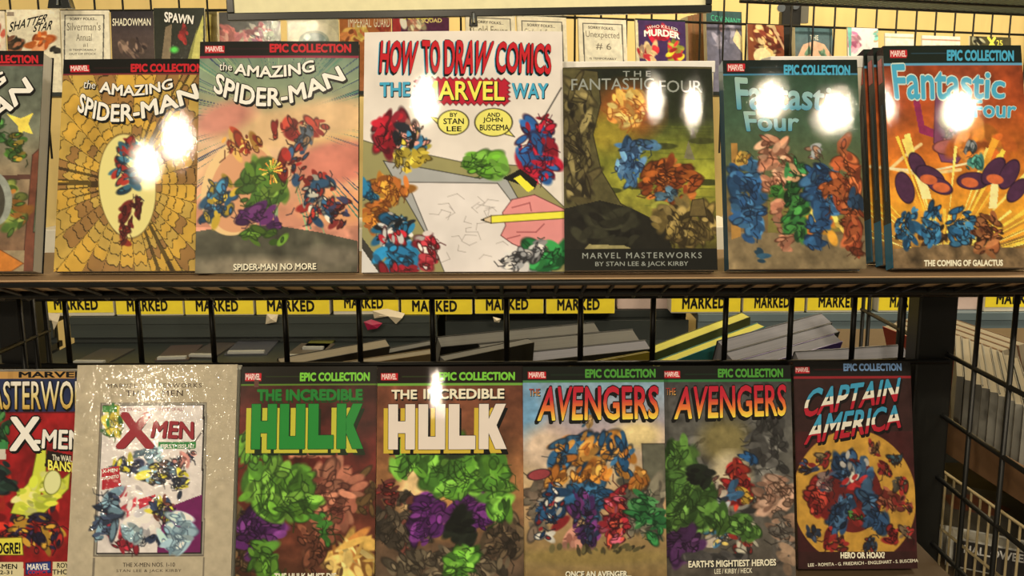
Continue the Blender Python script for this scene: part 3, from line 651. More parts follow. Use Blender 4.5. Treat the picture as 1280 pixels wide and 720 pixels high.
# ---------- lower row
KL = 0.0
p1 = quad(-52, 124, 117, -62, 462, 727)
PB = ramp_mat('gold_to_white_letter', [(0, (196, 150, 60)), (.5, (226, 200, 130)), (1, (240, 232, 216))])
def artL1(a):
    a.fill((150, 28, 30)); a.mottle(.12, 16)
    a.band(462, 515, (38, 46, 78)); a.band(462, 464, (120, 110, 96)); a.poly([(-60, 464), (94, 464), (94, 473), (-60, 473)], (190, 140, 76)); a.band(515, 517, (90, 20, 24))
    a.cluster(0, 540, 12, 26, [(60, 120, 60), (36, 60, 40), (90, 150, 80)], 26, 4, 7, (20, 40, 24)); a.poly([(-30, 553), (11, 553), (11, 562), (-30, 562)], (60, 130, 70)); a.poly([(-10, 562), (8, 562), (8, 575), (-10, 575)], (206, 190, 170))
    a.cluster(18, 640, 60, 50, [(190, 50, 36), (130, 24, 28), (206, 80, 44), (110, 24, 26), (60, 40, 50)], 70, 4, 10)
    a.poly([(48, 560), (58, 554), (58, 590), (50, 625), (88, 592), (86, 612), (50, 648), (14, 642), (22, 622), (40, 600)], (206, 206, 66), (110, 110, 30)); a.cluster(48, 620, 34, 22, [(220, 220, 90), (190, 196, 60), (232, 226, 130)], 40, 4, 8, None, -30)
    a.ell(66, 604, 11, 16, (222, 216, 150), 10, (110, 110, 40)); a.cluster(82, 538 - 8, 0.1, .1, [(150, 28, 30)], 1, 1, 2)
    a.poly([(60, 564), (90, 570), (88, 592), (56, 584)], (36, 26, 20))
    a.cluster(42, 668, 44, 24, [(52, 40, 70), (190, 140, 50), (36, 30, 50), (160, 40, 36)], 60, 3, 7, (24, 16, 24)); a.cluster(6, 600, 10, 22, [(40, 60, 50), (30, 40, 40)], 16, 4, 8)
    a.poly([(-40, 674), (28, 672), (30, 694), (-40, 694)], (222, 206, 70), (90, 70, 20)); a.poly([(33, 704), (64, 702), (64, 716), (33, 718)], (44, 60, 120), (20, 24, 50))
    a.band(703, 745, (214, 196, 150), -100, 30); a.band(703, 745, (214, 196, 150), 66, 120)
T_ = pop(WHT, (1.2, 1.6))
book('red paperback with gold and white lettering cut off by the left edge, lower shelf', p1, ZL, 0.02, 14, 0, artL1, WHT,
     [('title', 'gold and white lettering', [('MARVEL', *box_quad(25, 465, 104, 472), [(BLK, .04, 0, 0)]), ('MASTERWORKS', *box_quad(-26, 477, 190 - 60, 512), [(BLK, .05, 1, 1.5), (BLK, .04, 0, 0), (PB, .01, 0, 0)]),
       ('X', *box_quad(14, 523, 50, 563, 0), T_), ('-MEN', [(46, 538), (104, 540)], [(44, 560), (104, 563)], T_), ('The WAIL of the', *box_quad(66, 569, 106, 576, 4), [(CREAM, .02, 0, 0)]), ('BANSHEE!', *box_quad(61, 576, 112, 588, 6), [(YELI, .03, 0, 0)]),
       ('OGRE!', *box_quad(-4, 679, 26, 692), [(BLK, .04, 0, 0)])]),
      ('caption', None, [('X-MEN', *box_quad(-8, 705, 22, 711), [(BLK, .02, 0, 0)]), ('#22-31', *box_quad(-10, 713, 16, 718), [(BLK, .02, 0, 0)]), ('MARVEL', *box_quad(35, 705, 62, 712), [(WHT, .03, 0, 0)]), ('COMICS', *box_quad(36, 713, 60, 718), [(REDI, .03, 0, 0)]), ('ROY', *box_quad(72, 704, 86, 710), [(BLK, .02, 0, 0)]), ('THOMAS', *box_quad(66, 712, 104, 718), [(BLK, .02, 0, 0)])])],
     group='lower shelf books', seed=21)

p2 = quad(95, 294, 288, 82, 456, 742)
WRAP = print_mat('shrink_wrapped_cover', 0.5, 1.0, 0.05, 120, 0.4, 0.0018)
WRAP.node_tree.nodes['Principled BSDF'].inputs['Coat IOR'].default_value = 1.42
def artL2(a):
    a.fill((182, 164, 136))
    a.poly([(124, 504), (257, 504), (255, 697), (116, 697)], (110, 98, 84)); a.poly([(126, 505), (256, 505), (254, 695), (118, 695)], (150, 140, 124)); a.poly([(127, 507), (254, 507), (252, 694), (120, 694)], (40, 34, 32))
    a.poly([(128, 508), (252, 508), (250, 692), (121, 692)], (222, 206, 196))
    a.poly([(116, 698), (119, 698), (117, 742), (114, 742)], (120, 108, 92)); a.poly([(254, 698), (256, 698), (255, 742), (253, 742)], (120, 108, 92))
    a.cluster(140, 530, 12, 20, [(226, 206, 80), (60, 120, 60), (220, 190, 70)], 26, 4, 7, (70, 80, 40)); a.band(508, 516, (70, 130, 60), 127, 145)
    a.line([(252, 540), (230, 572)], 1.4, (60, 50, 46)); a.poly([(197, 554), (244, 554), (243, 563), (197, 563)], (50, 120, 60))
    a.cluster(190, 570, 20, 6, [(130, 160, 170), (150, 176, 180)], 14, 3, 6, (70, 80, 90))
    a.cluster(160, 584, 24, 8, [(50, 56, 80), (214, 196, 60), (120, 90, 76)], 24, 3, 6, (26, 26, 34), 8); a.cluster(196, 594, 26, 14, [(130, 160, 176), (110, 84, 76), (214, 196, 60), (50, 56, 80)], 40, 3, 7, (30, 30, 36), -15); a.cluster(228, 576, 18, 6, [(50, 56, 80), (180, 120, 110)], 16, 3, 5, (26, 26, 34), -25)
    a.cluster(226, 606, 9, 18, [(50, 56, 70), (214, 196, 60)], 18, 3, 5, (26, 26, 34))
    a.poly([(252, 620), (250, 692), (196, 692), (206, 636), (220, 632)], (110, 30, 84))
    a.poly([(126, 588), (148, 584), (151, 610), (127, 614)], (180, 40, 50))
    a.cluster(150, 652, 20, 34, [(170, 40, 56), (190, 60, 70), (214, 196, 190)], 40, 3, 8, None, 10, 4); a.cluster(134, 650, 14, 38, [(60, 70, 92), (130, 160, 176), (40, 50, 70)], 36, 3, 7, (30, 34, 44), 10, 3); a.cluster(176, 646, 18, 36, [(222, 206, 200), (206, 196, 196)], 26, 4, 9)
    a.poly([(172, 626), (194, 620), (196, 628), (174, 638)], (196, 50, 64)); a.cluster(202, 636, 13, 20, [(50, 60, 84), (214, 196, 60), (110, 60, 50)], 30, 3, 6, (26, 26, 34))
    a.cluster(182, 676, 26, 10, [(50, 60, 84), (214, 206, 200)], 20, 3, 6, (26, 30, 40)); a.cluster(158, 684, 20, 8, [(170, 40, 56)], 14, 3, 6, (60, 20, 26)); a.cluster(166, 668, 12, 9, [(150, 176, 184), (190, 204, 204)], 12, 4, 7, (80, 90, 100)); a.cluster(220, 668, 18, 26, [(170, 196, 206), (196, 214, 218), (140, 170, 186)], 46, 4, 8, (80, 96, 110), 12)
    a.mottle(.03, 8)
DKB = ink((64, 52, 44)); MAR = ink((150, 50, 56))
book('silver-grey hardcover in clear shrink-wrap with a framed white picture panel, on the lower shelf', p2, ZL, 0.02, 17, 0, artL2, ink((190, 180, 160)),
     [('title', 'small dark capitals', [('MARVEL MASTERWORKS', *box_quad(133, 480, 250, 485.5), [(DKB, .0, 0, 0)], 1.3), ('THE X-MEN', *box_quad(156, 489, 227, 496), [(DKB, .01, 0, 0)], 1.2), ('VOLUME 1', *box_quad(170, 498, 211, 501.5), [(DKB, .0, 0, 0)], 1.3)]),
      ('panel_lettering', 'red lettering', [('THE STRANGEST SUPER HEROES OF ALL!', *box_quad(148, 511, 228, 515), [(MAR, .0, 0, 0)]), ('X', [(150, 519), (188, 519)], [(146, 560), (190, 560)], [(BLK, .05, .6, .6), (MAR, .05, 0, 0)]), ('MEN', [(192, 528), (240, 530)], [(188, 548), (240, 550)], [(BLK, .05, .6, .6), (MAR, .04, 0, 0)]),
       ('FIRST ISSUE!', *box_quad(200, 557.5, 241, 562), [(WHT, .02, 0, 0)]), ('X-MEN', *box_quad(128, 589, 146, 593, -2), [(WHT, .03, 0, 0)]), ('MAGNETO', *box_quad(127, 598, 148, 602, -3), [(WHT, .03, 0, 0)])]),
      ('caption', 'small dark capitals', [('THE X-MEN NOS. 1-10', *box_quad(154, 704, 219, 709), [(DKB, .01, 0, 0)]), ('STAN LEE & JACK KIRBY', *box_quad(146, 712, 227, 716.5), [(DKB, .0, 0, 0)], 1.15)])],
     group='lower shelf books', seed=22, pm=WRAP, bulge=0.0018, hard=0.0024)

p3 = quad(295, 469, 468, 293, 458, 737)
def artL3(a):
    a.fill((84, 34, 28)); a.grad([(0, (60, 30, 24)), (.4, (96, 34, 28)), (.7, (92, 44, 32)), (1, (70, 44, 30))]); a.mottle(.14, 20)
    a.cluster(300, 680, 22, 50, [(110, 84, 56), (84, 62, 42), (130, 100, 66), (56, 40, 30)], 60, 4, 9, (36, 26, 18)); a.cluster(455, 620, 16, 30, [(120, 90, 50), (96, 70, 40)], 14, 4, 8, (50, 34, 20))
    a.cluster(440, 700, 34, 30, [(206, 160, 80), (230, 196, 120), (170, 110, 54)], 40, 4, 10, None, -50, 4); a.cluster(420, 712, 40, 16, [(214, 176, 100), (120, 84, 50)], 26, 4, 9)
    a.cluster(412, 622, 40, 44, [(160, 96, 74), (136, 78, 60), (180, 114, 88), (116, 60, 48)], 90, 5, 10, (60, 30, 24), 30); a.cluster(372, 560, 36, 8, [(170, 106, 82)], 20, 4, 7, (64, 32, 26), 20); a.cluster(400, 664, 16, 24, [(70, 130, 50), (140, 80, 60)], 26, 4, 8, (30, 44, 22)); a.cluster(390, 690, 14, 36, [(120, 70, 50), (96, 54, 40)], 30, 4, 8, (44, 24, 18), -15)
    a.cluster(322, 668, 32, 34, [(84, 34, 90), (64, 28, 72), (104, 50, 108)], 60, 5, 10, (32, 14, 36)); a.cluster(326, 696, 18, 18, [(96, 140, 48), (76, 116, 42)], 18, 5, 9, (34, 54, 22)); a.cluster(340, 712, 20, 10, [(96, 140, 48)], 10, 5, 8, (34, 54, 22), 30)
    gr = [(100, 150, 48), (80, 126, 42), (124, 172, 64), (66, 104, 38)]
    a.cluster(340, 612, 44, 36, gr, 90, 6, 13, (34, 54, 22)); a.cluster(380, 626, 16, 30, gr, 30, 5, 10, (34, 54, 22)); a.cluster(316, 560, 22, 30, gr, 40, 5, 10, (34, 54, 22), 20)
    a.mottle(.06, 8)
    epic(a, 482.5, (90, 120, 40), (300, 466, 321, 476), (24, 20, 14))
    a.band(468, 484, (96, 60, 50), 312, 318)  # small glint painted into the header as a lighter streak
GS = [(ink((26, 60, 22)), .02, 2, 3.4), (ink((34, 118, 46)), .055, 0, 0)]
book('dark red paperback with green block title, third from left on the lower shelf', p3, ZL, 0.02, 17, 0, artL3, BLK,
     epic_text((300, 466, 321, 476), (371, 466.5, 459, 476.5), LIME) + [('title', 'green block lettering', [('THE', *box_quad(317, 488, 347, 501), GS), ('INCREDIBLE', *box_quad(354, 488, 450, 501), GS), ('#block HULK', *box_quad(310, 506, 452, 563), [(ink((24, 40, 20)), .02, 2, 7), (ink((190, 180, 56)), .0, -7, 5), (ink((24, 60, 26)), .014, 0, 0), (ink((36, 128, 50)), .0, 0, 0)])]),
     ('caption', 'white lettering', [('THE HULK MUST DIE', *box_quad(343, 717, 420, 725), [(CREAM, .04, 0, 0)])])], group='lower shelf books', seed=23, satin=True)

p4 = quad(471, 651, 655, 469, 458, 738)
def artL4(a):
    a.grad([(0, (110, 60, 44)), (.3, (120, 72, 48)), (.55, (170, 116, 70)), (.75, (110, 80, 58)), (1, (84, 68, 54))]); a.mottle(.1, 24)
    a.ell(520, 615, 22, 36, (226, 186, 130), 6, soft=.7); a.ell(560, 640, 40, 30, (200, 140, 80), 0, soft=.8)
    a.cluster(500, 655, 34, 42, [(74, 62, 50), (54, 46, 38), (92, 78, 62), (110, 60, 50)], 90, 4, 9, (34, 28, 22)); a.cluster(630, 672, 26, 30, [(84, 66, 50), (60, 48, 38), (104, 84, 62)], 60, 4, 9, (34, 28, 22)); a.cluster(560, 706, 86, 22, [(96, 82, 64), (72, 62, 50), (116, 100, 78)], 110, 4, 8, (44, 36, 28))
    a.cluster(610, 610, 30, 40, [(60, 40, 30), (44, 30, 24)], 30, 3, 5); a.cluster(484, 616, 14, 16, [(120, 40, 36), (80, 40, 36)], 16, 3, 7, (40, 16, 14))
    gr = [(100, 156, 50), (80, 130, 44), (124, 180, 66), (64, 104, 38)]
    a.cluster(535, 650, 22, 36, [(96, 36, 104), (74, 30, 84), (116, 52, 122)], 60, 5, 9, (34, 14, 40), 14); a.cluster(586, 644, 28, 26, [(96, 36, 104), (74, 30, 84), (116, 52, 122)], 50, 5, 9, (34, 14, 40))
    a.cluster(570, 590, 46, 32, gr, 110, 6, 13, (34, 56, 22)); a.cluster(514, 576, 26, 24, gr, 40, 5, 10, (34, 56, 22), -40); a.cluster(618, 600, 18, 30, gr, 36, 6, 11, (34, 56, 22)); a.cluster(624, 640, 12, 18, gr, 20, 5, 9, (34, 56, 22)); a.cluster(576, 560, 22, 12, [(26, 32, 22), (36, 44, 28)], 14, 4, 8)
    a.cluster(576, 664, 16, 22, [(30, 34, 26), (22, 24, 20)], 20, 6, 10); a.cluster(576, 704, 18, 22, gr, 36, 5, 9, (34, 56, 22))
    a.mottle(.06, 8)
    epic(a, 482, (110, 160, 60), (475.5, 466, 496, 475.5), (28, 18, 14))
CRS = [(BLK, .03, 1.2, 2.2), (CREAM, .035, 0, 0)]
book('brown paperback with cream block title, fourth from left on the lower shelf', p4, ZL, 0.02, 16, 0, artL4, BLK,
     epic_text((475.5, 466, 496, 475.5), (548, 466, 641, 475.5), LIME) + [('title', 'cream block lettering', [('THE', *box_quad(489, 488, 520, 499), CRS), ('INCREDIBLE', *box_quad(529, 487, 628, 499), CRS), ('#block HULK', *box_quad(485, 506, 632, 563), [(BLK, .02, 1.5, 6), (ink((204, 170, 56)), .0, -6, 5), (BLK, .014, 0, 0), (ink((226, 206, 190)), .0, 0, 0)])])],
     group='lower shelf books', seed=24, bulge=0.0042)

p5 = quad(653, 833, 834, 655, 458, 735)
AVG = ramp_mat('red_to_yellow_letter', [(0, (240, 206, 70)), (.3, (226, 120, 50)), (.62, (190, 40, 50)), (1, (180, 26, 48))])
AVL = [(BLK, .05, -3, 3), (BLK, .05, 0, 0), (AVG, .02, 0, 0)]
THEG = ramp_mat('red_to_gold_small_letter', [(0, (206, 160, 80)), (1, (180, 40, 50))])
def artL5(a):
    a.grad([(0, (110, 150, 170)), (.12, (140, 156, 170)), (.3, (170, 146, 146)), (.5, (196, 166, 124)), (.6, (190, 150, 110)), (.82, (150, 120, 76)), (.86, (150, 126, 80)), (1, (120, 90, 56))]); a.ell(660, 520, 20, 40, (110, 150, 180), 0, soft=.9); a.ell(800, 545, 30, 18, (214, 186, 130), 0, soft=.8); a.ell(680, 560, 30, 26, (206, 176, 150), 0, soft=.9); a.mottle(.04, 22)
    a.poly([(804, 556), (834, 556), (834, 620), (806, 610)], (96, 92, 76), (50, 46, 40)); a.cluster(800, 630, 34, 40, [(110, 100, 84), (84, 78, 66), (130, 120, 100)], 70, 4, 9, (48, 44, 38), -40, 3); a.cluster(672, 636, 16, 40, [(96, 84, 70), (120, 100, 84)], 26, 4, 8, (48, 40, 34)); a.cluster(722, 678, 18, 14, [(190, 130, 110), (160, 100, 84)], 16, 4, 8)
    bl = [(40, 84, 120), (30, 66, 98), (58, 104, 140)]; og = [(196, 126, 50), (170, 100, 40), (214, 150, 70)]
    a.cluster(738, 562, 44, 20, bl + og, 80, 5, 10, (24, 32, 44)); a.cluster(703, 572, 14, 28, bl + og, 34, 5, 8, (24, 32, 44), 15); a.cluster(778, 572, 14, 28, bl + og, 34, 5, 8, (24, 32, 44), -15); a.cluster(738, 582, 12, 34, og, 30, 4, 8, (80, 46, 20)); a.cluster(736, 616, 26, 34, bl, 50, 6, 10, (20, 30, 42)); a.cluster(738, 594, 26, 10, og, 22, 4, 7, (80, 46, 20)); a.cluster(696, 600, 14, 10, og, 12, 4, 7, (80, 46, 20)); a.cluster(800, 600, 12, 12, og, 12, 4, 7, (80, 46, 20)); a.cluster(736, 526, 9, 12, [(196, 150, 90), (60, 96, 120)], 12, 3, 5, (50, 40, 34))
    a.ell(674, 594, 16, 7, (150, 60, 64), -10, (50, 30, 36)); a.cluster(688, 640, 18, 42, [(40, 80, 116), (34, 66, 100), (150, 40, 44), (200, 190, 176)], 60, 3, 7, (20, 28, 42), 10)
    a.cluster(732, 646, 17, 46, [(70, 40, 90), (44, 34, 56), (110, 50, 110), (50, 60, 90)], 60, 3, 7, (24, 18, 30), -10); a.cluster(772, 648, 16, 40, [(160, 40, 50), (130, 30, 40), (196, 90, 110), (200, 80, 60)], 60, 3, 7, (50, 14, 20), 6); a.cluster(810, 646, 20, 36, [(50, 116, 60), (40, 92, 50), (80, 140, 80)], 50, 4, 7, (18, 44, 26), -20)
    a.ell(740, 696, 90, 10, (140, 116, 66), 0, soft=.6); a.cluster(745, 686, 70, 5, [(70, 60, 40), (90, 80, 50)], 30, 2, 4)
    a.mottle(.05, 7)
    epic(a, 478, (70, 120, 70), (660, 464, 683, 473), (15, 20, 14))
book('paperback with red-to-yellow title on a pale blue sky, on the lower shelf', p5, ZL, 0.02, 14, 0, artL5, BLK,
     epic_text((660, 464, 683, 473), (733, 462, 822, 472), GRNI) + [('title', 'red to yellow lettering', [('THE', *box_quad(661, 486, 675, 495), [(BLK, .03, .6, .6), (THEG, .0, 0, 0)]), ('AVENGERS', [(679, 484), (750, 484), (826, 484)], [(672, 526), (750, 525), (825, 524)], AVL)]),
     ('caption', 'white lettering', [('ONCE AN AVENGER...', *box_quad(707, 714, 789, 721), [(BLK, .06, .6, .8), (CREAM, .04, 0, 0)])])], group='lower shelf books', seed=25)

p6 = quad(834, 992, 995, 833, 457, 725)
def artL6(a):
    a.grad([(0, (60, 56, 56)), (.3, (84, 80, 74)), (.6, (90, 84, 76)), (1, (84, 74, 64))]); a.mottle(.1, 18)
    a.cluster(912, 590, 78, 60, [(96, 92, 86), (70, 66, 62), (116, 110, 102), (54, 50, 48)], 130, 4, 10, (40, 38, 36)); a.ell(908, 552, 30, 28, (120, 106, 66), 0, soft=.7); a.ell(915, 600, 26, 34, (196, 176, 140), 0, soft=.5); a.cluster(960, 545, 26, 40, [(74, 70, 66), (56, 52, 50)], 40, 4, 9, (36, 34, 32))
    a.cluster(924, 605, 18, 30, [(160, 36, 36), (130, 30, 32), (190, 60, 44)], 40, 4, 8, (50, 14, 14)); a.cluster(932, 620, 10, 14, [(206, 160, 60)], 10, 3, 6, (70, 50, 20)); a.cluster(918, 614, 9, 12, [(60, 96, 130)], 10, 3, 6); a.cluster(938, 572, 9, 8, [(40, 84, 130)], 9, 3, 6, (20, 34, 50)); a.cluster(894, 614, 12, 20, [(190, 170, 150), (120, 80, 70)], 22, 3, 6, (60, 46, 40)); a.cluster(902, 632, 9, 8, [(40, 44, 54), (150, 150, 150)], 9, 3, 5); a.cluster(898, 668, 20, 16, [(60, 100, 130), (200, 170, 90), (190, 170, 150)], 26, 3, 6, (40, 40, 40)); a.cluster(930, 672, 18, 22, [(70, 64, 60), (130, 40, 36), (210, 196, 170)], 30, 3, 7, (40, 34, 32))
    a.cluster(968, 620, 26, 24, [(170, 130, 106), (146, 106, 86), (186, 146, 122)], 50, 4, 9, (64, 44, 34), -30); a.cluster(980, 670, 18, 34, [(110, 100, 90), (84, 74, 66), (150, 116, 94)], 40, 4, 9, (44, 38, 34)); a.cluster(986, 700, 10, 16, [(150, 120, 96)], 10, 4, 7)
    gr = [(84, 120, 50), (68, 100, 44), (104, 142, 64), (56, 84, 38)]
    a.cluster(858, 620, 36, 46, gr, 110, 6, 13, (32, 48, 22)); a.cluster(912, 652, 46, 12, gr, 50, 5, 9, (32, 48, 22), 24); a.cluster(850, 568, 22, 14, gr, 22, 5, 9, (32, 48, 22), -40); a.cluster(878, 596, 15, 15, [(30, 36, 26), (24, 26, 22)], 20, 4, 7); a.cluster(856, 682, 24, 22, [(76, 40, 80), (58, 32, 62), (92, 54, 94)], 36, 5, 9, (28, 16, 30)); a.cluster(890, 700, 50, 8, [(60, 56, 54), (80, 74, 70)], 30, 4, 8)
    a.mottle(.06, 7)
    epic(a, 477, (50, 110, 60), (835, 463.5, 855, 472), (18, 20, 15))
book('grey paperback with red-to-yellow title above grey rubble, second from right, lower shelf', p6, ZL, 0.02, 14, 0, artL6, BLK,
     epic_text((835, 463.5, 855, 472), (902, 461.5, 982, 471.5), GRNI) + [('title', 'red to yellow lettering', [('THE', *box_quad(837, 485, 849, 494), [(BLK, .03, .6, .6), (THEG, .0, 0, 0)]), ('AVENGERS', [(853, 484), (920, 483), (986, 482)], [(847, 524), (920, 522), (985, 520)], AVL)]),
     ('caption', 'white lettering', [("EARTH'S MIGHTIEST HEROES", *box_quad(861, 701, 970, 709, -2), [(BLK, .06, .6, .8), (CREAM, .035, 0, 0)]), ('LEE / KIRBY / HECK', *box_quad(893, 711, 940, 717, -1), [(CREAM, .01, 0, 0)])])], group='lower shelf books', seed=26)

p7 = quad(995, 1152, 1147, 998, 452, 711)
FLAG = ramp_mat('blue_white_red_letter', [(0, (170, 30, 44)), (.32, (222, 208, 186)), (.62, (60, 140, 170)), (1, (60, 140, 170))], True)
def artL7(a):
    a.fill((62, 26, 26)); a.mottle(.06, 20)
    a.ell(1071, 622, 79, 84, (186, 136, 54)); a.band(690, 713, (52, 26, 24)); a.band(468, 540, (50, 28, 26)); a.ell(1071, 622, 79, 84, (186, 136, 54)) if False else None
    a.ell(1068, 620, 38, 46, (96, 30, 28))
    bl = [(44, 70, 100), (34, 54, 80), (64, 92, 120)]
    a.cluster(1068, 590, 26, 24, bl + [(180, 170, 160)], 50, 4, 8, (18, 24, 36)); a.cluster(1072, 602, 14, 10, [(160, 40, 40), (190, 180, 160)], 12, 3, 5); a.cluster(1056, 640, 12, 36, bl, 34, 4, 8, (18, 24, 36), 25); a.cluster(1092, 640, 12, 36, bl, 34, 4, 8, (18, 24, 36), -25); a.cluster(1036, 674, 8, 14, [(130, 34, 32)], 10, 3, 6, (40, 12, 12)); a.cluster(1116, 670, 8, 12, [(130, 34, 32)], 10, 3, 6, (40, 12, 12))
    a.cluster(1022, 622, 13, 22, [(150, 40, 36), (120, 30, 30), (170, 60, 46)], 34, 4, 7, (44, 14, 14)); a.cluster(1112, 626, 12, 16, [(150, 84, 60), (110, 40, 34)], 22, 3, 6, (50, 24, 18)); a.cluster(1036, 602, 12, 14, [(110, 70, 70), (150, 120, 110), (60, 70, 90)], 16, 3, 6, (34, 26, 30), 40)
    for x_, y_, c in ((1012, 585, (54, 66, 96)), (1034, 574, (120, 100, 70)), (1100, 562, (140, 96, 60)), (1124, 572, (60, 84, 96)), (1130, 606, (92, 84, 70)), (1134, 632, (110, 50, 44)), (1072, 646, (70, 110, 50)), (1112, 588, (130, 36, 34)), (1016, 666, (60, 70, 90)), (1050, 680, (140, 44, 40)), (1090, 680, (60, 76, 100)), (1132, 666, (150, 120, 90))): a.cluster(x_, y_, 10, 10, [c, tuple(v * .7 for v in c), (150, 44, 40)], 14, 2.5, 4.5, (36, 24, 20))
    a.mottle(.05, 7)
    epic(a, 473, (140, 34, 40), (997.5, 458, 1017, 466), (22, 19, 16))
CF = [(ink((20, 14, 14)), .05, 1.6, 3), (ink((20, 14, 14)), .045, 0, 0), (FLAG, .025, 0, 0)]
book('maroon paperback with blue, white and red title and yellow disc, rightmost lower shelf', p7, ZL, 0.02, 14, 0, artL7, ink((44, 26, 26)),
     epic_text((997.5, 458, 1017, 466), (1062, 455, 1139, 463.5), STEEL) + [('title', 'slanted lettering in blue, white and red bands', [('CAPTAIN', [(1016, 487), (1137, 473)], [(1005, 522), (1130, 502)], CF), ('AMERICA', [(1020, 520), (1137, 507)], [(1008, 556), (1134, 535)], CF)]),
     ('caption', 'white lettering', [('HERO OR HOAX?', *box_quad(1051, 690.5, 1106, 697.5), [(CREAM, .05, 0, 0)]), ('LEE - ROMITA - G. FRIEDRICH - ENGLEHART - S. BUSCEMA', *box_quad(1010, 704, 1148, 699 + 9, -5), [(CREAM, .01, 0, 0)])])], group='lower shelf books', seed=27)

# ------------------------------------------------------------------ the room
TAN = mat('beige_wall_paint', (232, 196, 122), 0.7, var=0.04, scale=3)
mb = MB(); mb.box(-4.2, 4.6, 4.0, 4.15, 0, 4.4); struct(mb.build('wall_back', TAN), 'beige back wall of the hall')
mb = MB(); mb.box(-4.2, 4.6, -9, 4.15, -0.1, 0); struct(mb.build('floor', mat('hall_floor', (176, 160, 138), 0.5, var=0.1, scale=6)), 'pale hall floor')
mb = MB(); mb.box(-4.2, 4.6, -9, 4.15, 4.4, 4.5); struct(mb.build('ceiling', mat('hall_ceiling', (150, 140, 124), 0.8)), 'pale hall ceiling')

# ------------------------------------------------------------------ black wire rack with its boards
RACKM = Matrix.Translation((0, 1.2, 0))
rack = empty('wire_rack', Matrix.Identity(4), 'black wire shelving rack with side grids, carrying both boards of books', 'rack')
XR = 0.565; XL = -0.64; YF = 0.905; YG = 1.165
for x, y in ((XR - .015, 1.19), (XL, 1.19)):
    mb = MB(); mb.box(x - .025, x + .025, y - .018, y + .018, 0.0, ZT - 0.006); mb.build('post', BLACK_METAL, rack, 0.003)
zt = ZT - 0.011
# front rods, rear rod and the wire ribs that dip from front to rear
YM = 0.968; zf = P(640, 353.5, YF).z; zm = P(640, 366, YM).z; zr = P(640, 370, YG).z
for nm, y, z, r in (('front_rod', YF, zf, .0030), ('middle_rod', YM, zm, .0040), ('rear_rod', YG, zr, .0042)):
    mb = MB(); mb.rod((-0.9, y, z), (0.95, y, z), r, 10); mb.build(nm, BLACK_METAL, rack, smooth=True)
mb = MB()
for i in range(66):
    x = -0.885 + i * 0.0282
    mb.path([(x, YF, zf), (x, YM, zm), (x, YM + 0.012, zm - 0.007)], 0.0022, 6)
mb.build('wire_ribs', BLACK_METAL, rack)
def barx(px): return P(px, 368, YG + 0.004).x
zl = P(640, 454.5, YG).z
mb = MB(); mb.rod((-0.72, YG, zl), (XR, YG, zl), .0036, 10); mb.build('ledge_rod', BLACK_METAL, rack, smooth=True)
for px in (80, 171, 263, 355, 448, 540, 633, 726, 817, 908, 990, 1069, 1131):
    x = barx(px); mb = MB(); mb.rod((x, YG + .004, zr), (x, YG + .004, zl - .004), .0037, 8); mb.build('grid_bar', BLACK_METAL, rack, smooth=True)
# side grid on the right, running from behind the post towards the viewer
for y in (0.875, 0.945, 1.02, 1.1, 1.325, 1.44, 1.465):
    mb = MB(); mb.rod((XR, y, 0.70), (XR, y, ZT - .012), .0032, 8); mb.build('side_grid_bar', BLACK_METAL, rack, smooth=True)
for px, py in ((1190, 446), (1184, 524), (1176, 600), (1166, 680)):
    z = PX(px, py, XR).z
    mb = MB(); mb.rod((XR, 0.80, z), (XR, 1.47, z), .0032, 8); mb.build('side_grid_rod', BLACK_METAL, rack, smooth=True)
z0 = PX(1190, 446, XR).z
mb = MB(); mb.path([(XR, 1.44, ZT - .06), (XR - .012, 1.40, ZT - 0.03), (XR - .03, 1.44, ZT - .012)], .004, 8); mb.path([(XR, 1.325, ZT - .075), (XR, 1.22, ZT - .06)], .0035, 8); mb.build('corner_brace', BLACK_METAL, rack)
mb = MB(); mb.path([(XR - .004, 0.985, 1.03), (XR - .012, 0.99, 1.0), (XR - .006, 1.02, .9), (XR, 1.03, .80)], .0034, 8); mb.build('side_hook', BLACK_METAL, rack)
for y, z in ((1.11, 1.405), (1.14, 1.405), (1.17, 1.405)):
    x = -0.6; mb = MB(); mb.rod((x, y, 1.0), (x, y, ZT - .012), .0034, 8); mb.build('side_grid_bar', BLACK_METAL, rack, smooth=True)
for z in (1.405, 1.34):
    mb = MB(); mb.rod((-0.6, 0.85, z), (-0.6, 1.175, z), .0032, 8); mb.build('side_grid_rod', BLACK_METAL, rack, smooth=True)
# boards
def board(name, x0, x1, y0, y1, z, th, label, m=WOODB):
    mb = MB(); mb.box(x0, x1, y0, y1, z - th, z); return tag(mb.build(name, m, None, 0.0012), label, 'shelf board')
ub = board('shelf_board', -0.95, 1.0, 0.908, 1.13, ZT, 0.0052, 'long thin brown board under the upper row of books')
mb = MB(); Y0, Y1 = YF + .006, YM + .008; zr_ = zr; zr = zm
mb.add([(-.95, Y0, zf - .002), (1.0, Y0, zf - .002), (1.0, Y1, zr + .002), (-.95, Y1, zr + .002), (-.95, Y0 + .004, zf + .003), (1.0, Y0 + .004, zf + .003), (1.0, Y1 + .004, zr + .008), (-.95, Y1 + .004, zr + .008)],
       [(0, 3, 2, 1), (4, 5, 6, 7), (0, 1, 5, 4), (1, 2, 6, 5), (2, 3, 7, 6), (3, 0, 4, 7)])
zr = zr_
mb.build('sloping_underboard', mat('bounce_lightened_underboard', (176, 140, 100), .6, var=.1, scale=14), ub)  # wood painted lighter to stand for light bounced up from below
board('shelf_board', -1.0, 0.522, 0.90, 1.95, ZL, 0.016, 'brown board under the lower row of books, darkened for shade', mat('dark_brown_table', (84, 64, 42), .6))  # darker brown here stands for the shade on this board

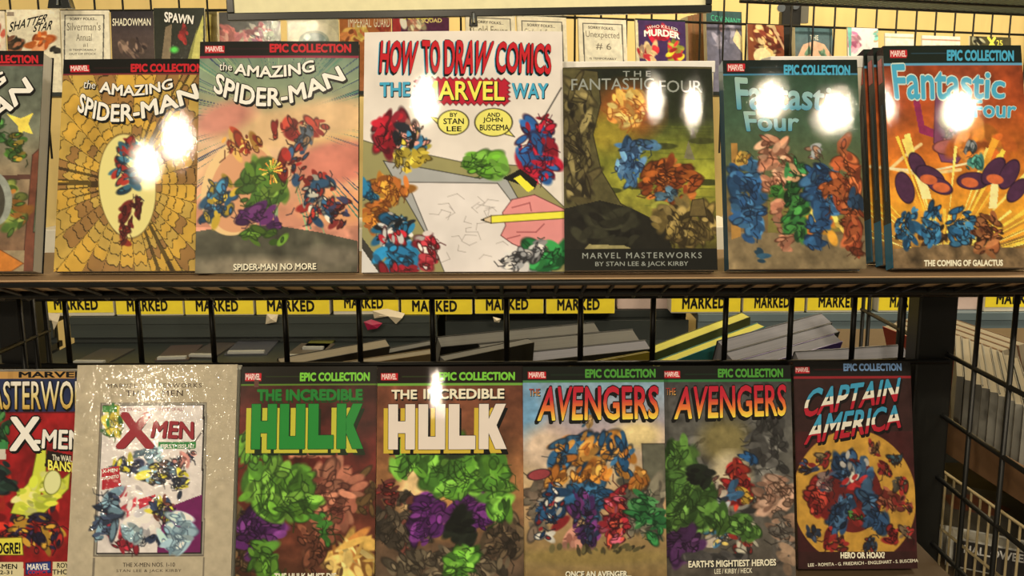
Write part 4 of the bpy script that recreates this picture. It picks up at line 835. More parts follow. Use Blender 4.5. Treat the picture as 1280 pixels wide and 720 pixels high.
# ------------------------------------------------------------------ paperbacks filed behind the ledge, page edges up
def edge_book(label, pa, pb, Ya, T, cover, pages, zb=ZL, group=None, name='filed_paperback', lean=0.0, back=0.0, slide=0.0, dY=None):
    """a book standing on its spine, top page edge running from pixel pa to pb; lean tips that edge towards the viewer"""
    A = P(pa[0], pa[1], Ya); B = PZ(pb[0], pb[1], A.z) if dY is None else P(pb[0], pb[1], Ya + dY)
    d = B - A; L = d.length; d.normalize()
    n0 = Vector((-d.y, d.x, 0)).normalized(); ln = math.radians(lean); zv = d.cross(n0)
    up = zv * math.cos(ln) - n0 * math.sin(ln); n = n0 * math.cos(ln) + zv * math.sin(ln)
    A = A + n * back + d * slide
    H = min((A.z - zb) / up.z, .30) - .0005
    o = A - up * H
    M = Matrix(((d.x, n.x, up.x, o.x), (d.y, n.y, up.y, o.y), (d.z, n.z, up.z, o.z), (0, 0, 0, 1)))
    root = empty(name, M, label, 'book', group)
    mb = MB(); mb.box(0, L, 0, .0012, 0, H); mb.box(0, L, T - .0012, T, 0, H); mb.box(0, L, .0012, T - .0012, 0, .0012); mb.build('cover', cover, root)
    mb = MB(); mb.box(.001, L - .001, .0014, T - .0014, .0014, H - .0008); mb.build('page_block', pages, root)
    return root, L, H, M
PG_T = pages_mat('tan_page_edges', (150, 134, 108), 900); PG_G = pages_mat('cool_grey_page_edges', (118, 112, 102), 700); PG_L = pages_mat('lilac_page_edges', (138, 132, 134), 700); PG_Y = pages_mat('yellow_page_edges', (210, 196, 84), 700)
DARK = mat('dark_card', (44, 42, 38), 0.5); GRN = mat('olive_card', (96, 96, 52), 0.4); TEAL = mat('teal_card', (60, 130, 126), 0.35); VIO = mat('violet_card', (84, 62, 120), 0.35); OCH = mat('ochre_card', (150, 130, 40), 0.4)
G1, G2, G3 = 'filed paperbacks behind the ledge', 'grey stack behind the ledge', 'lilac-edged row behind the ledge'
TANC = mat('tan_card', (128, 104, 70), .5)
edge_book('tan-paged paperback leaning behind the ledge, under the torn paper arch', (352, 458), (488, 433), 1.40, .020, DARK, PG_T, group=G1, lean=30, dY=.1)
edge_book('grey-paged paperback leaning behind the ledge, right of the torn paper arch', (430, 452), (566, 426), 1.47, .012, DARK, PG_G, group=G1, lean=30, dY=.1)
edge_book('tan-covered paperback leaning behind the ledge, in front of a thin grey-paged one', (432, 458), (616, 431), 1.36, .014, TANC, PG_T, group=G1, lean=20, dY=.1)
edge_book('black-covered paperback with pale page edge, just left of the large grey stack', (556, 451), (668, 428), 1.30, .018, DARK, PG_G, group=G1, lean=12, dY=.08)
for i, (lb, T_, bk_, sl_, pg) in enumerate((('grey-paged book, front of the large grey stack', .022, 0, 0, PG_L), ('thick grey-paged book, middle of the large grey stack', .028, .0225, -.01, PG_G), ('thick grey-paged book, rearmost of the large grey stack', .024, .051, -.07, PG_G))):
    edge_book(lb, (618, 457), (814, 436), 1.36, T_, DARK, pg, group=G2, lean=30, back=bk_, slide=sl_, dY=.1)
edge_book('yellow-covered comic leaning in front of the large grey stack', (712, 458), (812, 440), 1.28, .006, OCH, PG_G, group=G1, lean=4, dY=.06)
edge_book('yellow-edged graphic novel behind the ledge, rear of the two', (806, 446), (938, 396), 1.47, .022, GRN, PG_Y, group='yellow-edged graphic novels', lean=12, dY=.1)
r_, L_, H_, M_ = edge_book('yellow-edged graphic novel behind the ledge, front of the two, with black and teal cover', (820, 460), (957, 408), 1.40, .020, TEAL, PG_Y, group='yellow-edged graphic novels', lean=8, dY=.1)
mb = MB(); mb.box(L_ * .55, L_, -.0006, 0, H_ * .4, H_ - .004); mb.build('black_cover_panel', mat('black_gloss_card', (20, 20, 22), .25), r_)
mb = MB(); rr = random.Random(4)
for i in range(9):
    x = L_ * (.6 + .04 * i); z = H_ - .02 - .03 * rr.random(); mb.prism([(x, z), (x + .006, z + .004), (x + .008, z + .018), (x + .002, z + .02)], -.0011, -.0006)
mb.build('white_cover_marks', WHT, r_)
mb = MB(); mb.prism([(L_ * .1, H_ - .045), (L_ * .45, H_ - .02), (L_ * .5, H_ - .03), (L_ * .15, H_ - .06)], -.0009, 0); mb.build('brown_cover_marks', mat('brown_print', (120, 66, 44), .4), r_)
for lb, T_, bk_, sl_, cv in (('violet-covered paperback with pale page edge, front of the lilac-edged row', .020, 0, 0, VIO), ('pale-paged paperback behind the ledge, middle of the lilac-edged row', .022, .0205, .012, DARK), ('pale-paged paperback behind the ledge, rearmost of the lilac-edged row', .026, .043, .016, DARK)):
    edge_book(lb, (926, 463), (1060, 425), 1.30, T_, cv, PG_L, group=G3, lean=26, back=bk_, slide=sl_ - .01, dY=.08)
edge_book('pale slab of a book lying low beside the right post', (1000, 455), (1138, 446), 1.24, .024, DARK, PG_L, group=G1, lean=34, dY=.02)

# filed comics right of the post
RED = mat('red_comic_card', (150, 50, 36), .35); BRN = mat('brown_comic_card', (110, 76, 54), .5)
zs_0 = 0.956
side = board('side_table', .69, 1.7, .8, 2.1, 1.13, .02, 'brown table top beyond the right side grid, under the filed comics', mat('dark_brown_table', (84, 64, 42), .6))
N = 7
for i in range(N):
    edge_book('red-covered comic at the left end of the tan filed row beyond the right post' if i == 0 else 'tan-edged filed comic in the row beyond the right post', (1103, 408), (1212, 452), 1.74, .014, RED if i == 0 else BRN, PG_T, zb=1.13, group=None if i == 0 else 'tan filed comics beyond the post', name='filed_comic', lean=16, back=.0145 * i)
N = 9
GPG = mat('grey_spine_card', (128, 120, 106), .6); 
for i in range(N):
    t = i / (N - 1)
    a = (1196 + 84 * t, 470 + 40 * t)
    A = P(a[0], a[1], 1.34 - .13 * t); z = 1.235
    A = PZ(a[0], a[1], z); d = Vector((.42, .91, 0)).normalized(); n = Vector((.91, -.42, 0)).normalized()
    M = Matrix(((d.x, n.x, 0, A.x), (d.y, n.y, 0, A.y), (0, 0, 1, 1.1355), (0, 0, 0, 1)))
    lb = 'grey-spined graphic novel standing in the brown tray beyond the right side grid'
    root = empty('graphic_novel', M, lb, 'book', 'grey graphic novels in the brown tray')
    th = .0125 if i % 3 else .0095
    mb = MB(); mb.box(0, .30, 0, .001, 0, z - 1.1355); mb.box(0, .30, th - .001, th, 0, z - 1.1355); mb.box(0, .001, .001, th - .001, 0, z - 1.1355); mb.build('cover', GPG, root)
    mb = MB(); mb.box(.001, .298, .0012, th - .0012, 0, z - 1.1375); mb.build('page_block', PG_T, root)
# brown tray that holds them, and the cream wire basket below
A = PZ(1190, 474, 1.235); B = PZ(1290, 524, 1.235); d = Vector((B.x - A.x, B.y - A.y, 0)); L = d.length + .1; d.normalize(); n = Vector((-d.y, d.x, 0))
M = Matrix(((d.x, n.x, 0, A.x - .012 * n.x - .02 * d.x), (d.y, n.y, 0, A.y - .012 * n.y - .02 * d.y), (0, 0, 1, 1.131), (0, 0, 0, 1)))
tr = empty('cardboard_tray', M, 'brown cardboard tray holding grey graphic novels beyond the right side grid', 'tray')
KRAFT = mat('brown_cardboard', (116, 80, 50), .7, var=.1, scale=30)
mb = MB(); mb.box(0, L, 0, .004, 0, .045); mb.build('front_wall', KRAFT, tr)
mb = MB(); mb.box(0, L, .34, .344, 0, .1); mb.build('rear_wall', KRAFT, tr); mb = MB(); mb.box(0, L, .004, .34, 0, .004); mb.build('tray_floor', KRAFT, tr)
CRW = mat('cream_wire', (170, 146, 104), .5)
bk = empty('wire_basket', M @ Matrix.Translation((-.03, -.03, -.62)), 'cream wire basket beyond the right side grid, below the brown tray', 'basket')
for i in range(16):
    x = i * .021; mb = MB(); mb.rod((x, 0, .0), (x, 0, .612), .0016, 6); mb.build('wire', CRW, bk)
for z in (.0, .40, .53, .612):
    mb = MB(); mb.rod((-.01, 0, z), (.34, 0, z), .002, 6); mb.build('cross_wire', CRW, bk)
mb = MB(); mb.box(1.02, 1.04, .7, 1.8, zs_0, 1.108); tag(mb.build('brown_panel', mat('brown_backing_board', (92, 66, 40), .7)), 'brown panel behind the cream wire basket, under the side table', 'panel')
# books lying on the low shelf at the bottom right
zs_ = 0.955
board('low_shelf', .60, 1.3, .8, 1.7, zs_, .02, 'low brown shelf at the bottom right corner under the lying books', mat('dark_brown_table', (84, 64, 42), .6))
def lying(label, c, W, D, T, zb, yaw, top, side_m, txt=None):
    M = Matrix.Translation((c[0], c[1], zb)) @ Matrix.Rotation(math.radians(yaw), 4, 'Z')
    r = empty('lying_book', M, label, 'book', 'books lying at the bottom right')
    mb = MB(); mb.box(-W / 2, W / 2, -D / 2, D / 2, T - .001, T); mb.box(-W / 2, W / 2, -D / 2, D / 2, 0, .001); mb.build('cover', top, r)
    mb = MB(); mb.box(-W / 2 + .001, W / 2 - .001, -D / 2 + .0005, D / 2 - .001, .001, T - .001); mb.build('page_block', side_m, r)
    return r, M
lb_, Mb = lying('dark lying book with a red and gold picture, bottom right, behind the white-lettered one', (.725, 1.375, 0), .15, .18, .048, zs_ + .0005, -30, mat('grey_print', (84, 76, 66), .4), PAGES)
mb = MB(); mb.prism([(-.05, -.03), (.0, -.06), (.05, -.02), (.03, .02), (-.03, .02)], 0, .0006, M=Matrix.Rotation(math.radians(-90), 4, 'X') @ Matrix.Rotation(math.pi, 4, 'X') @ Matrix.Translation((0, .0481, 0))); mb.build('cover_picture', mat('red_gold_print', (110, 60, 40), .4, var=.3, scale=60), lb_)
fb = empty('boxed_book', Matrix.Translation((.69, 1.25, zs_ + .0115)) @ Matrix.Rotation(math.radians(-30), 4, 'Z'), 'white-edged book with dark spine lettered in white, bottom right corner', 'book')
mb = MB(); mb.box(-.06, .06, 0, .03, -.011, .035); mb.build('page_block', PAGES, fb); mb = MB(); mb.box(-.05, .05, -.002, 0, -.008, .032); mb.build('dark_spine', mat('charcoal_print', (56, 50, 46), .4), fb)
lettering('spine_title', dict(map=lambda p, l: np.stack([p[:, 0], np.full(len(p), -.002 - l), p[:, 1]], -1)), [('HALLOWEEN', [(-.036, .027), (.05, .030)], [(-.036, .015), (.05, .018)], [(WHT, .03, 0, 0)])], fb, 'white lettering')

# ------------------------------------------------------------------ the tables behind, with the labelled boxes
GREYF = mat('grey_fascia', (46, 50, 44), .5, var=.08, scale=8); GREYL = mat('blue_grey_fascia', (96, 106, 106), .5, var=.08, scale=8); DKF = mat('dark_fascia', (34, 38, 34), .5)
YB = 2.5
def P2(px, py): return P(px, py, YB)
zb_ = P2(640, 393).z
def table(px0, px1, m, lb, y0=YB - .012):
    x0, x1 = P2(px0, 393).x, P2(px1, 393).x
    r = empty('stock_table', Matrix.Translation(((x0 + x1) / 2, YB + .2, 0)), lb, 'table'); hw = (x1 - x0) / 2
    mb = MB(); mb.box(-hw, hw, y0 - YB - .2, .35, zb_ - .02, zb_); mb.build('table_top', m, r)
    mb = MB(); mb.box(-hw, hw, y0 - YB - .2 + .004, y0 - YB - .185, zb_ - .058, zb_ - .021); mb.build('fascia', m, r)
    mb = MB(); mb.box(-hw, hw, -.72, -.16, zb_ - .092, zb_ - .076); mb.build('front_ledge', DKF, r)
    mb = MB(); mb.box(-hw, hw, -.19, -.18, .5, zb_ - .021); mb.build('back_panel', DKF, r)
    for sx in (-hw + .03, hw - .03):
        for sy in (-.68, .3):
            mb = MB(); mb.box(sx - .02, sx + .02, sy - .02, sy + .02, 0, zb_ - (.092 if sy < 0 else .02)); mb.build('leg', DKF, r)
    return r
table(88, 546, GREYF, 'grey-fronted stock table at the left behind the rack, under yellow-labelled boxes')
table(556, 862, DKF, 'dark recessed stock table in the middle behind the rack, under yellow-labelled boxes', YB + .05)
table(872, 1420, GREYL, 'blue-grey stock table at the right behind the rack, under yellow-labelled boxes')
table(-260, 66, DKF, 'dark stock table at the far left behind the rack')
YEL = mat('yellow_label', (240, 206, 40), .5, .3); WCARD = mat('white_box_card', (214, 198, 172), .7); PINKC = mat('pinkish_box_card', (196, 166, 150), .7)
TXT = ink((26, 24, 20), 0.2)
boxes = [(54, 143, 391, 'leftmost of the yellow-labelled boxes'), (145, 230, 393, 'second from left of the yellow-labelled boxes'), (231, 318, 393, 'third from left of the yellow-labelled boxes'), (320, 413, 393, 'fourth from left of the yellow-labelled boxes'), (416, 499, 389, 'fifth from left of the yellow-labelled boxes'), (501, 591, 395, 'sixth from left of the yellow-labelled boxes'), (593, 680, 392, 'seventh from left of the yellow-labelled boxes'), (682, 769, 392, 'yellow-labelled box just left of the plain pinkish box'),
         (838, 926, 390, 'yellow-labelled box just right of the plain pinkish box'), (928, 1006, 389, 'yellow-labelled box second right of the plain pinkish box'), (1008, 1090, 388, 'yellow-labelled box third right of the plain pinkish box'), (1097, 1176, 388, 'yellow-labelled box behind the right post'), (1230, 1318, 384, 'yellow-labelled box at the right edge, seen past the right post')]
def stock_box(x0, x1, yb, label, yellow=True, Yf=YB, group='yellow-labelled boxes'):
    A, B = P(x0, yb, Yf), P(x1, yb, Yf); W = B.x - A.x; H = .24
    r = empty('comic_box', Matrix.Translation((A.x, Yf, zb_)), label, 'box', group)
    off = A.z - zb_
    mb = MB(); mb.box(.001, W - .001, .001, .3, .0005, H); mb.build('carton', WCARD if yellow else PINKC, r, .003)
    if yellow:
        lo = max(off, .001)
        mb = MB(); mb.box(.002, W - .002, -.0008, .0008, lo, lo + .13); mb.build('yellow_label', YEL, r, .0004)
        px = lambda v: v * (W / (x1 - x0))
        surf = dict(map=lambda p, l: np.stack([p[:, 0], np.full(len(p), -.0008 - l * 2), p[:, 1]], -1))
        ta, tb = px(15), px(x1 - x0 - 20); z0 = lo + px(4.5); z1 = z0 + px(13)
        s_ = px(rr.uniform(-1, 1))
        lettering('price_lettering', surf, [('MARKED', [(ta, z1), (tb, z1 + s_)], [(ta, z0), (tb, z0 + s_)], [(TXT, .045, 0, 0)], 1.1), ('AS', [(px(34), z1 + px(14)), (px(56), z1 + px(14))], [(px(34), z1 + px(5)), (px(56), z1 + px(5))], [(TXT, .04, 0, 0)])], r, 'black lettering')
    else:
        mb = MB(); mb.box(.001, W - .001, -.001, .05, px_(19, W, x1 - x0), px_(26, W, x1 - x0)); mb.build('red_strip', mat('red_strip', (170, 40, 36), .5), r)
    return r
def px_(v, W, n): return v * W / n
for x0, x1, yb, lb in boxes: stock_box(x0, x1, yb, lb + ', printed MARKED' if False else lb)
stock_box(771, 836, 391, 'plain pinkish carton with a red strip between two yellow-labelled boxes', False, YB + .06, None)
stock_box(1180, 1228, 384, 'plain white carton just right of the right post', False, YB + .03, None)
# torn tape ends hanging from the boxes
def scrap(label, pts, Y, m, name='torn_paper'):
    Q = [P(a, b, Y) for a, b in pts]; c = sum(Q, Vector()) / len(Q)
    mb = MB(); n = len(Q); rg = random.Random(len(label))
    F0 = [q - c + Vector((0, rg.uniform(-.008, .0), 0)) for q in Q]; mb.add([Vector((0, -.01, 0))] + F0 + [q + Vector((0, .002, 0)) for q in F0] + [Vector((0, -.007, 0))],
        [(0, 1 + (i + 1) % n, 1 + i) for i in range(n)] + [(2 * n + 1, 1 + n + i, 1 + n + (i + 1) % n) for i in range(n)] + [(1 + i, 1 + (i + 1) % n, 1 + n + (i + 1) % n, 1 + n + i) for i in range(n)])
    o = mb.build(name, m); o.location = c; tag(o, label, 'paper scrap')
TP = mat('torn_paper_white', (206, 184, 150), .7)
scrap('torn paper hanging below the leftmost yellow-labelled box', [(58, 390), (76, 392), (74, 402), (68, 412), (66, 402), (60, 399)], YB - .02, TP)
scrap('torn paper flap hanging below the fourth yellow-labelled box', [(334, 392), (348, 393), (346, 402), (332, 405)], YB - .02, TP)
scrap('torn paper arch hanging below the fifth yellow-labelled box', [(466, 388), (484, 386), (506, 392), (503, 397), (495, 405), (492, 398), (484, 391), (474, 394), (468, 398)], YB - .02, TP)
scrap('small torn paper below the seventh yellow-labelled box', [(616, 396), (626, 398), (624, 403), (618, 402)], YB - .03, TP)
scrap('crumpled red ribbon scrap below the fifth yellow-labelled box', [(455, 402), (464, 399), (478, 404), (472, 410), (460, 412)], YB - .03, mat('red_ribbon', (150, 20, 56), .3, .6), 'red_ribbon')
# flat comics on the front ledges
rg = random.Random(8)
for i, (px, py, w_, m_) in enumerate(((125, 449, 44, (60, 54, 48)), (222, 444, 40, (70, 56, 50)), (262, 441, 34, (64, 56, 50)), (314, 437, 52, (66, 64, 66)), (384, 442, 44, (84, 72, 58)), (398, 432, 30, (96, 92, 40)))):
    zc = zb_ - .0755; c = PZ(px, py, zc)
    W = w_ * depth(c) / F
    r = empty('flat_comic', Matrix.Translation(c) @ Matrix.Rotation(rg.uniform(-.1, .1), 4, 'Z'), 'dark flat comic with a pale tab, lying on the ledge behind the left grid', 'comic', 'flat comics on the ledge')
    mb = MB(); mb.box(-W / 2, W / 2, -.06, .10, 0, .004); mb.build('cover', mat('flat_comic_%d' % i, m_, .35), r); mb = MB(); mb.box(-W * .42, W * .42, -.061, -.045, .004, .010); mb.build('pale_tab', mat('pale_tab', (150, 144, 132), .5), r)

# ------------------------------------------------------------------ back racks with bagged comics
def grid_wall(A, B, z0, z1, label, x_first, step, rails):
    A, B = Vector(A), Vector(B); d = (B - A); L = d.length; d.normalize()
    r = empty('grid_rack', Matrix.Translation(A), label, 'rack'); k = 0
    x = x_first
    while x < L:
        p = d * x; mb = MB(); mb.rod((p.x, p.y, z0), (p.x, p.y, z1), .0034, 6); mb.build('grid_bar', BLACK_METAL, r); x += step
    for z in rails:
        mb = MB(); mb.rod((0, .008, z), (d.x * L, d.y * L + .008, z), .0042, 6); mb.build('rail', BLACK_METAL, r)
    zs = ZS - A.z; nrm = Vector((d.y, -d.x, 0))
    mb = MB(); q = [Vector((0, 0, zs)) + nrm * .14, d * L + Vector((0, 0, zs)) + nrm * .14, d * L + Vector((0, 0, zs)) - nrm * .02, Vector((0, 0, zs)) - nrm * .02]
    mb.add(q + [v - Vector((0, 0, .012)) for v in q], [(0, 1, 2, 3), (7, 6, 5, 4), (0, 4, 5, 1), (1, 5, 6, 2), (2, 6, 7, 3), (3, 7, 4, 0)]); mb.build('comic_ledge', DKF, r)
    for x in (0.0, L):
        p = d * x; mb = MB(); mb.box(p.x - .02, p.x + .02, p.y - .02 + .03, p.y + .02 + .03, -A.z, z1); mb.build('post', BLACK_METAL, r)
    return r
ZS = 1.70
LA, LB_ = (-1.72, 2.95, ZS), (-0.12, 2.95, ZS)
RA, RB = (-0.10, 2.90, ZS), (2.1, 3.72, ZS)
grid_wall(LA, LB_, -.2, .75, 'black wire grid rack of bagged comics at the upper left, behind the books', .015, .0862, (P(160, 13, 2.95).z - ZS, .7))
grid_wall(RA, RB, -.2, .75, 'black wire grid rack of bagged comics at the upper right, angled away', .05, .0905, (P(600, 17, 2.90).z - ZS, .7))
def rackY(px): # depth of the comics' front along the two racks
    if px < 600: return 2.86
    d = ray(px, 60); 
    t = ((RA[0] - EYE.x) * (RB[1] - RA[1]) - (RA[1] - EYE.y) * (RB[0] - RA[0])) / (d.x * (RB[1] - RA[1]) - d.y * (RB[0] - RA[0]))
    return (EYE + d * t).y - .085
def back_comic(label, x0, x1, yt, paint, texts=(), T=.006, yaw=None, cat='comic', name='bagged_comic', seed=5, group='bagged comics on the back racks', edge=None, lean=6):
    xc = (x0 + x1) / 2; Y = rackY(xc)
    b = P(xc, yt + 40, Y); yB = proj((b.x, Y, ZS))[1]
    q = quad(x0, x1, x1 + (xc - 640) * -.01, x0 + (xc - 640) * -.01, yt, yB)
    yw = (0 if xc < 600 else 20.4) if yaw is None else yaw
    tx = [('title', None, texts)] if texts else []
    return book(label, q, ZS, T, lean, yw, paint, edge or WCARD2, tx, bulge=.0004, cat=cat, name=name, seed=seed, group=group, pm=BAG, res=1.6)
WCARD2 = mat('white_backing_card', (226, 210, 178), .6); BAG = print_mat('bagged_comic_print', .4, 1.0, .08, 160, .35, .001)
def flat(*ops):
    def f(a):
        for o in ops: getattr(a, o[0])(*o[1:])
        a.mottle(.04, 6)
    return f
def card(x0, x1, yt):
    def f(a):
        a.fill((230, 214, 184)); i = 5
        for o, c in ((i, (90, 84, 76)), (i + 1.6, (226, 212, 184))):
            a.poly([(x0 + o, yt + o), (x1 - o, yt + o), (x1 - o, yt + 110), (x0 + o, yt + 110)], c)
        a.mottle(.03, 6)
    return f
def card_txt(x0, x1, yt, l1, l2, l3=None, sl=0):
    g = ink((70, 62, 54)); g2 = ink((120, 108, 90)); w = x1 - x0; s = [('SORRY FOLKS...', *box_quad(x0 + w * .2, yt + 9, x1 - w * .24, yt + 12.2, sl), [(g, .02, 0, 0)])]
    s.append((l1, *box_quad(x0 + w * .14, yt + 15, x1 - w * .16, yt + 25, sl), [(g2, .0, 0, 0)]))
    s.append((l2, *box_quad(x0 + w * .34, yt + 29, x1 - w * .34, yt + 38, sl), [(g2, .0, 0, 0)]))
    if l3: s.append((l3, *box_quad(x0 + w * .48, yt + 41, x1 - w * .42, yt + 46), [(g2, .0, 0, 0)]))
    s += [('IS TEMPORARILY', *box_quad(x0 + w * .2, yt + 48, x1 - w * .24, yt + 50.5), [(g, .01, 0, 0)]), ('OUT OF STOCK', *box_quad(x0 + w * .2, yt + 53, x1 - w * .24, yt + 55.5), [(g, .01, 0, 0)])]
    return s
SIMPLE = lambda M, o=.03: [(M, o, 0, 0)]
back_comic('white bagged comic cut off at the upper left corner', -58, 3, 14, flat(('fill', (226, 206, 176)), ('cluster', -10, 50, 18, 14, [(190, 90, 70), (220, 190, 160)], 14, 4, 8)))
back_comic('white bagged comic with slanted black title and an orange patch below it', 6, 72, 12, flat(('fill', (232, 214, 180)), ('cluster', 14, 56, 10, 10, [(50, 46, 36), (160, 100, 70), (80, 60, 44)], 22, 3, 6), ('cluster', 50, 53, 13, 11, [(206, 104, 44), (180, 84, 36), (220, 150, 100)], 26, 3, 7), ('cluster', 68, 62, 6, 5, [(50, 46, 40)], 6, 2, 4), ('poly', [(7, 15), (16, 15), (16, 20), (7, 20)], (150, 130, 110))),
    [('SHATTER', [(12, 28), (60, 17)], [(10, 40), (55, 27)], SIMPLE(BLK, .02)), ('STAR', [(42, 31), (66, 25)], [(40, 40), (62, 37)], SIMPLE(BLK, .02))], seed=31)
back_comic('white out-of-stock card with handwriting, third from the left on the back rack', 74, 134, 13, card(74, 134, 13), card_txt(74, 134, 13, "Silverman's", 'Annual', '#1'), cat='card', name='stock_card', group='out-of-stock cards')
back_comic('dark bagged comic with pale drippy title, left of the green-glow comic', 137, 190, 14, flat(('grad', [(0, (40, 36, 40)), (.3, (76, 60, 56)), (.6, (70, 56, 48)), (1, (60, 50, 40))], 14, 120), ('cluster', 166, 60, 18, 14, [(150, 120, 100), (90, 70, 60), (60, 46, 44)], 26, 2, 5)), [('SHADOWMAN', *box_quad(139.5, 23, 187, 32), SIMPLE(CREAM, .015))], seed=32)
back_comic('dark bagged comic with white title and a small green glow', 191, 254, 10, flat(('grad', [(0, (36, 40, 30)), (1, (50, 46, 36))], 10, 120), ('poly', [(206, 34), (214, 30), (212, 90), (200, 90)], (130, 110, 84)), ('poly', [(253, 18), (253, 90), (236, 90), (244, 45)], (196, 186, 96)), ('poly', [(246, 34), (236, 90), (230, 90), (238, 60)], (140, 136, 66)), ('cluster', 230, 45, 5, 14, [(150, 40, 36), (120, 30, 30)], 12, 2, 4), ('ell', 217.5, 62, 5, 4, (90, 210, 80), 0, None, .9)),
    [('SPAWN', [(205, 15), (241, 20)], [(205, 27), (240, 30)], [(BLK, .06, .8, .8), (WHT, .035, 0, 0)])], seed=33)
back_comic('cream-edged bagged comic half hidden behind the green-glow comic', 250, 270, 14, flat(('fill', (120, 104, 60)), ('poly', [(257, 18), (263, 18), (262, 90), (256, 90)], (220, 200, 120))), T=.03, seed=34)
back_comic('bagged comic with pink and white patches, under the left end of the white sign', 273, 349, 15, flat(('fill', (70, 66, 62)), ('cluster', 284, 44, 11, 12, [(190, 110, 100), (160, 90, 84), (206, 150, 130)], 26, 3, 6), ('cluster', 306, 48, 10, 8, [(200, 180, 150), (190, 110, 110)], 14, 3, 6), ('cluster', 324, 42, 14, 12, [(150, 60, 70), (110, 60, 80), (206, 190, 170)], 26, 3, 6), ('cluster', 342, 42, 8, 12, [(130, 136, 110), (90, 96, 80)], 10, 3, 6)), seed=35)
back_comic('pale bagged comic with a teal dome shape', 358, 422, 17, flat(('fill', (190, 180, 150)), ('ell', 391, 52, 32, 26, (206, 194, 162)), ('ell', 392, 52, 19, 14, (130, 140, 120)), ('ell', 393, 53, 15, 12, (84, 110, 104)), ('ell', 384, 46, 4, 4, (180, 196, 180), 0, None, .6)), seed=36)
back_comic('orange-brown bagged comic with tall grey lettering', 424, 488, 17, flat(('fill', (176, 104, 60)), ('cluster', 440, 44, 14, 8, [(190, 120, 70), (216, 170, 90), (150, 84, 56)], 20, 3, 7), ('cluster', 452, 42, 10, 8, [(230, 190, 100), (170, 90, 60)], 14, 3, 6), ('cluster', 480, 36, 8, 8, [(150, 60, 50)], 8, 3, 6)), [('IMPERIAL', *box_quad(435, 22, 464, 34), SIMPLE(CREAM, .0)), ('GUARD', *box_quad(467, 22, 487, 34), SIMPLE(CREAM, .0))], seed=37)
back_comic('purple bagged comic with yellow and white title, beside the gap', 490, 561, 14, flat(('fill', (84, 40, 70)), ('poly', [(491, 18), (501, 18), (501, 40), (491, 40)], (170, 50, 56)), ('cluster', 516, 30, 14, 8, [(206, 190, 150), (180, 120, 100), (220, 206, 170)], 20, 3, 6)), [('SUICIDE', *box_quad(504, 17, 540, 24), SIMPLE(YELI, .02)), ('SQUAD', *box_quad(527, 23, 552, 29), SIMPLE(ink((230, 206, 130)), .03))], seed=38)
for (x0, x1, yt, a_, b_, c_, lb) in ((586, 647, 17, 'Cold Fever', '#3', None, 'white out-of-stock card behind the black clip'), (650, 712, 21, 'Cinderella Fantasy', '#5', None, 'white out-of-stock card right of the black clip, partly behind the big white book'), (726, 788, 24, 'Unexpected', '# 6', None, 'white out-of-stock card just left of the purple murder-titled comic')):
    back_comic(lb, x0, x1, yt, card(x0, x1, yt), card_txt(x0, x1, yt, a_, b_, c_, 1), cat='card', name='stock_card', group='out-of-stock cards', seed=40)
back_comic('purple bagged comic with a red burst behind its white title', 797, 863, 24, flat(('fill', (70, 46, 84)), ('band', 0, 200, (214, 200, 160), 0, 800), ('band', 20, 26, (30, 44, 36)), ('cluster', 831, 42, 24, 8, [(190, 40, 56), (170, 30, 50)], 30, 3, 6), ('cluster', 812, 66, 14, 10, [(190, 50, 56), (150, 120, 100), (206, 170, 120)], 22, 3, 6), ('cluster', 848, 64, 12, 12, [(190, 170, 50), (190, 50, 50), (150, 150, 60)], 26, 3, 6)), [('WHO KILLED', [(812, 34), (831, 31), (852, 35)], [(812, 37.5), (831, 35), (852, 39)], SIMPLE(WHT, .0)), ('MURDER', [(808, 39), (831, 37), (854, 41)], [(808, 46), (831, 45), (854, 48)], SIMPLE(WHT, .05))], seed=41)
for i, x in enumerate((864, 868, 872, 876, 880)):
    back_comic('brown-edged bagged comic, one of the tight row left of the lilac-grey comic', x, x + 6, 20 - i, flat(('fill', (130 - 10 * (i % 2), 88, 60))), T=.05, yaw=20, group='tight row of brown-edged comics', seed=42)
back_comic('lilac-grey bagged comic with green lettering along its top', 886, 934, 14, flat(('fill', (110, 104, 116)), ('band', 0, 30, (60, 84, 80)), ('cluster', 908, 52, 14, 20, [(130, 124, 140), (96, 92, 104), (150, 140, 150)], 30, 4, 8), ('poly', [(920, 50), (926, 36), (933, 46), (933, 66)], (222, 200, 150)), ('ell', 906, 35, 4, 5, (140, 110, 110))), [('COVENANT', *box_quad(892, 19, 932, 26, 4), SIMPLE(ink((80, 180, 130)), .0))], seed=43, T=.02)
back_comic('brown and cream patterned bagged comic beside the black upper post', 937, 987, 31, flat(('fill', (130, 70, 44)), ('cluster', 962, 50, 24, 22, [(206, 160, 100), (110, 50, 36), (220, 190, 130), (90, 44, 34)], 70, 3, 6), ('ell', 955, 70, 12, 10, (232, 206, 150)), ('line', [(972, 34), (986, 60)], 3, (190, 150, 110))), seed=44)
back_comic('slate-blue bagged comic with a peach mound, right of the black upper post', 996, 1049, 33, flat(('grad', [(0, (84, 110, 110)), (1, (120, 104, 100))], 33, 110), ('poly', [(998, 70), (1006, 56), (1022, 51), (1036, 55), (1048, 72), (1048, 110), (996, 110)], (226, 176, 140)), ('cluster', 1014, 66, 4, 4, [(110, 140, 110)], 8, 2, 3), ('cluster', 1034, 66, 4, 4, [(110, 140, 110)], 8, 2, 3)), [('THE', *box_quad(1016, 44, 1028, 50), SIMPLE(CREAM, .0))], seed=45, T=.02)
